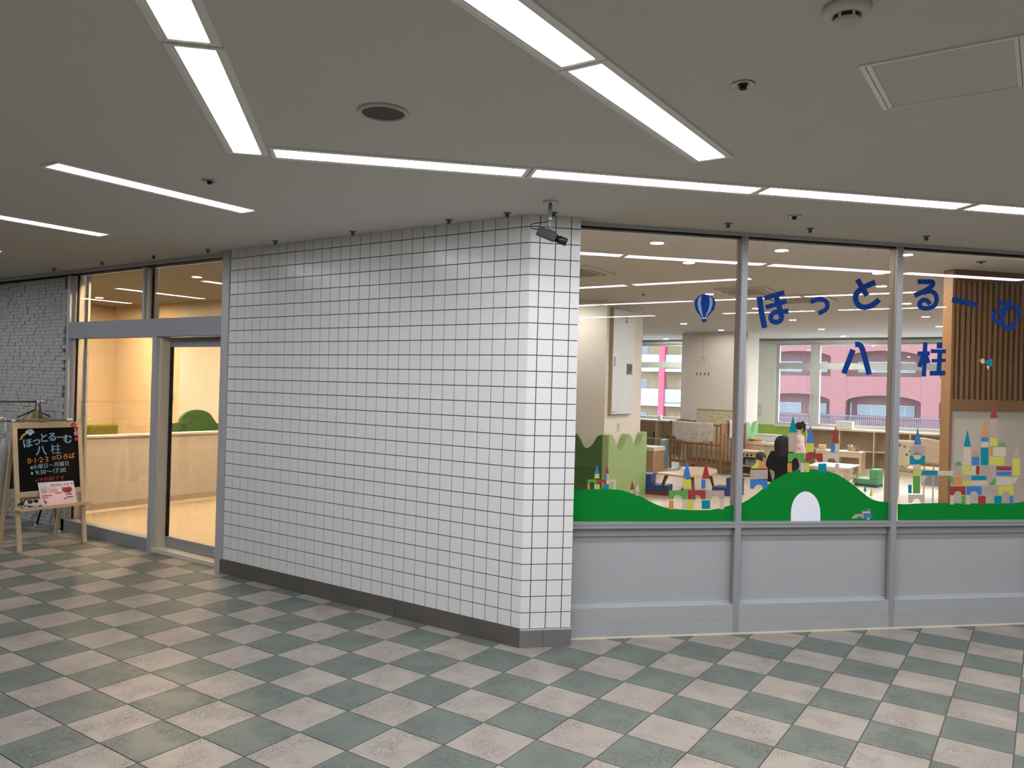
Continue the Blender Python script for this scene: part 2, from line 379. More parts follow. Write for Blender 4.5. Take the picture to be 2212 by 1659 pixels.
# ================================================================ glass entrance on the far side of the tiled wall
DY = .10
ent = thing('door_1', 'aluminium-framed glass entrance with sliding leaf and transom panes', 'door', (0, DY, 0), 0, None, 'structure')
def e(nm, m_, x0, z0, x1, z1, y0=-.03, y1=.07, bevel=0): return MB().box(x0, y0, z0, x1, y1, z1).build(nm, m_, ent)
e('post', M_ALU, -.095, 0, -.004, H, -.108, .09)
e('post', M_ALU, -2.80, 0, -2.745, H-.05)
e('post', M_ALU, -1.225, 0, -1.165, 1.986, -.03, .05); e('reveal', mat('cream_reveal', '#d8cdb8', .6), -1.165, 0, -1.12, 1.986, .0, .12)
e('reveal', MATS['cream_reveal'], -2.745, .12, -2.70, H-.05, .01, .12); e('gasket', M_GASKET, -2.70, .12, -2.686, H-.05, .022, .04)
e('mullion', M_ALU, -1.43, 2.15, -1.40, H-.05, -.02, .05); e('reveal', MATS['cream_reveal'], -1.40, 2.15, -1.345, H-.05, .0, .1); e('gasket', M_GASKET, -1.345, 2.15, -1.331, H-.05, .022, .04)
e('header', M_ALUD, -2.75, 1.986, -.09, 2.152)
e('head_rail', M_ALU, -4.9, H-.034, -.09, H, -.045, .08); e('head_gasket', M_GASKET, -4.9, H-.042, -.09, H-.034, -.02, .07)
e('bottom_rail', M_ALUD, -2.80, .0, -1.225, .115)
e('threshold', MATS['cream_sealant'], -1.20, 0, -.095, .035, -.02, .12)
for x0, z0, x1, z1 in ((-2.70, 2.152, -1.43, H-.05), (-1.335, 2.152, -.095, H-.05), (-2.69, .115, -1.225, 1.986)):
    e('pane', M_GLASS, x0, z0, x1, z1, .03, .038)
leaf = MB().box(-1.12, .085, .045, -.10, .115, .135).build('leaf_rail', M_ALUD, ent)
MB().box(-1.12, .085, 1.895, -.10, .115, 1.985).build('leaf_rail', M_ALUD, ent)
MB().box(-1.12, .085, .135, -1.105, .115, 1.895).build('leaf_edge', M_GASKET, ent)
MB().box(-1.105, .097, .135, -.10, .105, 1.895).build('pane', M_GLASS, ent)
MB().lathe([(.0, 0), (.024, 0), (.026, -.006), (.024, -.008), (0, -.009)], (-.36, .085, .09), 18, axis=1).build('lock', M_ALU, ent)

# ================================================================ grey brick-patterned wall at the left
M_BRICK = mat('grey_brick', '#c6c4c0', .8, 0, .14, 18, .5, 90)
wb = MB().box(-10, DY+.032, 0, -2.80, DY+.10, H-.034).build('wall_left', mat('brick_joint', '#5a5855', .9))
tag(wb, 'grey wall of thin stacked bricks beside the glass entrance', 'wall', kind='structure')
MB().box(-2.86, DY+.0, .0, -2.80, DY+.1, H-.05).build('edge_trim', M_ALUD, wb)
fb = MB(); near = []
z = .002; row = 0
while z < H-.06:
    h = .036+.007*random.random(); h = min(h, H-.05-z); x = -2.865-random.random()*.1
    while x > -4.75:
        w_ = .07+.07*random.random(); x0 = max(x-w_, -4.75)
        near.append((x0+.003, z+.0012, x-.003, z+h-.0012, random.uniform(.0, .02))); x = x0
    z += h; row += 1
near.sort(key=lambda q_: (abs((q_[1]+q_[3])/2-1.75) > .62 or q_[0] < -4.3, -q_[0]))
for n_, (x0, z0, x1, z1, d) in enumerate(near):
    if n_ < 300: MB().box(x0, DY+.017-d*.6, z0, x1, DY+.034, z1).build('brick', M_BRICK, wb)
    else: fb.box(x0, DY+.017-d*.6, z0, x1, DY+.034, z1)
tag(fb.build('far_bricks', M_BRICK, wb), kind='stuff')
tag(MB().box(-10, DY-.0, 0, -2.86, DY+.034, .010).build('floor_strip', M_ALUD, wb), None)

# ================================================================ ceiling light panels
def lamp(cx, cy, ang, label, n=0, L=1.235, w=.192):
    t = thing('ceiling_light', label, 'ceiling light', (cx, cy, H), ang, 'recessed corridor light panels')
    f = MB(); hl, hw = L/2, w/2; il, iw = .597, .063
    for x0, y0, x1, y1 in ((-hl, -hw, hl, -iw-.012), (-hl, iw+.012, hl, hw), (-hl, -iw-.012, -il-.006, iw+.012), (il+.006, -iw-.012, hl, iw+.012)): f.box(x0, y0, -.007, x1, y1, .002)
    f.build('frame', mat('lamp_frame', '#f3efe8', .5), t)
    f = MB()
    for x0, y0, x1, y1 in ((-il-.006, -iw-.012, il+.006, -iw), (-il-.006, iw, il+.006, iw+.012), (-il-.006, -iw, -il, iw), (il, -iw, il+.006, iw)): f.box(x0, y0, -.006, x1, y1, .002)
    f.build('inner_rim', mat('lamp_rim', '#efebe4', .5), t)
    MB().add([(-il, -iw, -.004), (-il, iw, -.004), (il, iw, -.004), (il, -iw, -.004)], [(0, 1, 2, 3)]).build('diffuser', M_LAMP, t)
    return t
q = PI/4
LAMPS = [(3.037, -1.25, q, 'diagonal light panel running right from the elbow of the zigzag line'), (3.925, -.375, q, 'diagonal light panel above the security camera corner'),
 (4.81, .49, q, 'diagonal light panel in front of the shop front, third from the elbow'), (5.70, 1.375, q, 'diagonal light panel cut by the right edge of the picture'),
 (6.585, 2.26, q, 'diagonal light panel past the right edge'), (7.47, 3.145, q, 'last diagonal light panel along the shop front'),
 (2.92, -2.16, 3*q, 'slanting light panel left of the round ceiling speaker'), (3.80, -3.05, 3*q, 'light panel cut by the top edge above the slanting one'), (4.68, -3.94, 3*q, 'slanting light panel behind the viewer'),
 (4.352, -1.215, PI/2, 'light panel left of the small sprinkler, lower of the two in line'), (4.352, -2.455, PI/2, 'light panel at the top edge, upper of the two in line'), (4.352, -3.70, PI/2, 'light panel directly over the viewer'),
 (6.0, -.035, PI/2, 'corridor light panel seen only mirrored in the shop front, near'), (6.0, -1.32, PI/2, 'corridor light panel seen only mirrored, second'), (6.0, -2.56, PI/2, 'corridor light panel seen only mirrored, third'),
 (7.58, 1.26, PI/2, 'far right corridor light panel, first'), (7.58, .02, PI/2, 'far right corridor light panel, second'), (7.58, -1.22, PI/2, 'far right corridor light panel, third'), (7.58, -2.46, PI/2, 'far right corridor light panel, fourth'),
 (9.15, 1.28, PI/2, 'farthest right corridor light panel, first'), (9.15, -.2, PI/2, 'farthest right corridor light panel, second'), (9.15, -2.4, PI/2, 'farthest right corridor light panel, third'),
 (1.41, -1.505, PI/2, 'lone light panel above the glass entrance, parallel to its shorter neighbour'), (-.335, -1.49, PI/2, 'light panel cut by the left picture edge'), (-2.08, -1.49, PI/2, 'light panel whose tip alone shows at the left edge'),
 (-3.82, -1.49, PI/2, 'light panel over the brick wall, mirrored in the entrance'), (-5.57, -1.49, PI/2, 'light panel farther down the left corridor'), (-7.31, -1.49, PI/2, 'farthest light panel down the left corridor'),
 (1.41, -4.9, PI/2, 'added unseen light panel behind on the left'), (-2.08, -4.9, PI/2, 'added unseen light panel far behind on the left'), (4.35, -5.9, PI/2, 'added unseen light panel behind the viewer')]  # last row: unseen panels added to light the space behind the camera
for a in LAMPS: lamp(*a)

# ================================================================ small things on the corridor ceiling
sp = thing('ceiling_speaker', 'round ceiling speaker with dark grille left of the middle', 'speaker', (3.452, -1.826, H))
MB().lathe([(.083, 0), (.099, 0), (.101, -.004), (.097, -.009), (.086, -.011), (.083, -.006)], n=40).build('rim', mat('speaker_rim', '#c4c0b4', .6), sp, True)
MB().lathe([(.0, -.005), (.084, -.005), (.084, -.001), (0, -.001)], n=40).build('grille', mat('speaker_grille', '#55524a', .8, 0, .1, 200), sp)
sd = thing('smoke_detector', 'round cream smoke detector at the top edge', 'smoke detector', (5.167, -1.80, H))
MB().lathe([(0, 0), (.062, 0), (.064, -.012), (.060, -.022), (.040, -.026)], n=32).build('base', mat('detector_cream', '#ddd8c6', .5), sd, True)
MB().lathe([(.033, -.024), (.036, -.026), (.036, -.036), (.033, -.037)], n=32).build('chamber', M_BLACK, sd)
for k in range(6):
    a = k*PI/3+.2; MB().box(.034*math.cos(a)-.004, .034*math.sin(a)-.004, -.038, .034*math.cos(a)+.004, .034*math.sin(a)+.004, -.024).build('rib', MATS['detector_cream'], sd)
MB().lathe([(0, -.037), (.036, -.037), (.034, -.043), (.02, -.046), (0, -.046)], n=32).build('cap', mat('detector_cap', '#c9c7b0', .5), sd, True)
ht = thing('ceiling_hatch', 'square access hatch with silver edge frame in the ceiling', 'hatch', (5.118, -1.372, H))
M_HATCH = mat('hatch_frame', '#f0f0f0', .3, .2)
for x0, y0, x1, y1 in ((0, 0, .45, .006), (0, .454, .45, .46), (0, .006, .016, .454), (.438, .006, .45, .454)): MB().box(x0, y0, -.006, x1, y1, .0).build('outer_edge', M_HATCH, ht)
for x0, y0, x1, y1 in ((.019, .009, .435, .014), (.019, .446, .435, .451), (.019, .014, .034, .446), (.423, .014, .435, .446)): MB().box(x0, y0, -.005, x1, y1, .0).build('inner_edge', M_HATCH, ht)
MB().box(.034, .014, -.002, .423, .446, .0).build('panel', M_CEIL, ht)
def sprinkler(x, y, zc, label):
    t = thing('sprinkler', label, 'sprinkler', (x, y, zc), 0, 'ceiling sprinklers')
    MB().lathe([(.016, 0), (.040, 0), (.042, -.003), (.036, -.006), (.018, -.004)], n=24).build('escutcheon', mat('sprinkler_chrome', '#b8b6b0', .25, .8), t, True)
    MB().lathe([(0, 0), (.018, 0), (.016, -.006), (.010, -.008), (.013, -.012), (.013, -.018), (.006, -.021), (0, -.021)], n=20).build('head', mat('sprinkler_dark', '#2e2a24', .4, .5), t, True)
sprinkler(4.749, -1.401, H, 'small sprinkler between the light panel and the hatch'); sprinkler(1.861, -1.499, H, 'small sprinkler above the lone light panel on the left')
sprinkler(4.36, .775, H, 'small sprinkler under the diagonal panels by the shop front')
NZ = [(-2.716, -.11, 'over the brick wall'), (-1.803, -.11, 'over the left transom pane'), (-.946, -.11, 'over the right transom pane'), (-.159, -.11, 'over the entrance end post'), (.694, -.11, 'over the left part of the tiled wall'),
      (1.531, -.11, 'over the middle of the tiled wall'), (2.407, -.11, 'over the right part of the tiled wall'), (2.859, -.10, 'just left of the security camera'), (3.121, .02, 'half hidden behind the camera arm'),
      (3.947, .793, 'by the first mullion top'), (4.355, 1.175, 'between the two mullions'), (4.956, 1.763, 'over the big castle pane')]
nb = MB().lathe([(0, 0), (.017, 0), (.017, -.004), (.011, -.006), (.011, -.018), (.013, -.019), (.013, -.024), (.008, -.030), (0, -.031)], n=16).mesh('body', mat('nozzle_bronze', '#6d675c', .4, .5), True)
npl = MB().lathe([(0, .0), (.026, .0), (.024, -.003), (0, -.003)], n=16).mesh('plate', MATS['nozzle_bronze'])
for x, y, w_ in NZ:
    t = thing('drencher_nozzle', 'small dark drencher nozzle on the ceiling edge '+w_, 'nozzle', (x, y, H), 0, 'drencher nozzles along the ceiling edge')
    for me in (nb, npl): o = bpy.data.objects.new(me.name, me); COL.objects.link(o); o.parent = t
# security camera on its ceiling arm
sc_ = thing('security_camera', 'black security camera on a silver ceiling arm at the tiled corner', 'camera', (3.246, -.222, H))
M_CHR = mat('camera_arm', '#b4b8bb', .3, .7); M_CB = mat('camera_body', '#131416', .5)
MB().lathe([(0, 0), (.046, 0), (.046, -.004), (.030, -.010), (.016, -.014), (0, -.014)], n=28).build('ceiling_plate', M_CHR, sc_, True)
MB().lathe([(0, 0), (.0125, 0), (.0125, -.085), (.0135, -.086), (.0135, -.118), (0, -.119)], n=16).build('arm', M_CHR, sc_, True)
MB().lathe([(0, -.118), (.009, -.118), (.009, -.150), (0, -.150)], n=12).build('joint', M_ALUD, sc_, True)
a_ = Vector((.827*.9+.2*.5, .562*.9, -.40)).normalized()     # viewing direction of the camera
sd_ = a_.cross(Vector((0, 0, 1))).normalized(); up_ = sd_.cross(a_).normalized()
c0 = Vector((-.012, -.008, -.188))
MB().obox(c0, sd_*.025, up_*.025, a_*.058).build('housing', M_CB, sc_, bevel=.003)
MB().obox(c0+up_*.028+a_*.018, sd_*.016, up_*.004, a_*.026).build('mount_plate', M_BLACK, sc_)
p0 = c0+a_*.058
MB().tube([p0, p0+a_*.014, p0+a_*.015, p0+a_*.042, p0+a_*.043, p0+a_*.066], [.020, .020, .0235, .0235, .0225, .0225], 20).build('lens', M_BLACK, sc_, True)
MB().tube([p0+a_*.0665, p0+a_*.067], [.019, .019], 20).build('lens_glass', mat('lens_glass', '#8a9096', .08), sc_)
MB().obox(p0+a_*.05+up_*.026, sd_*.002, up_*.004, a_*.002).build('focus_screw', M_BLACK, sc_)
MB().obox(p0-a_*.004-up_*.029, sd_*.006, up_*.004, a_*.006).build('clip', M_WHITE, sc_)
r0 = c0-a_*.058
MB().tube([Vector((0, .0, -.10)), Vector((-.02, -.012, -.118)), Vector((-.055, -.037, -.122)), Vector((-.085, -.056, -.130)), Vector((-.093, -.062, -.145)), Vector((-.085, -.056, -.156)), r0+up_*.006], .0032, 8).build('cable', M_BLACK, sc_, True)
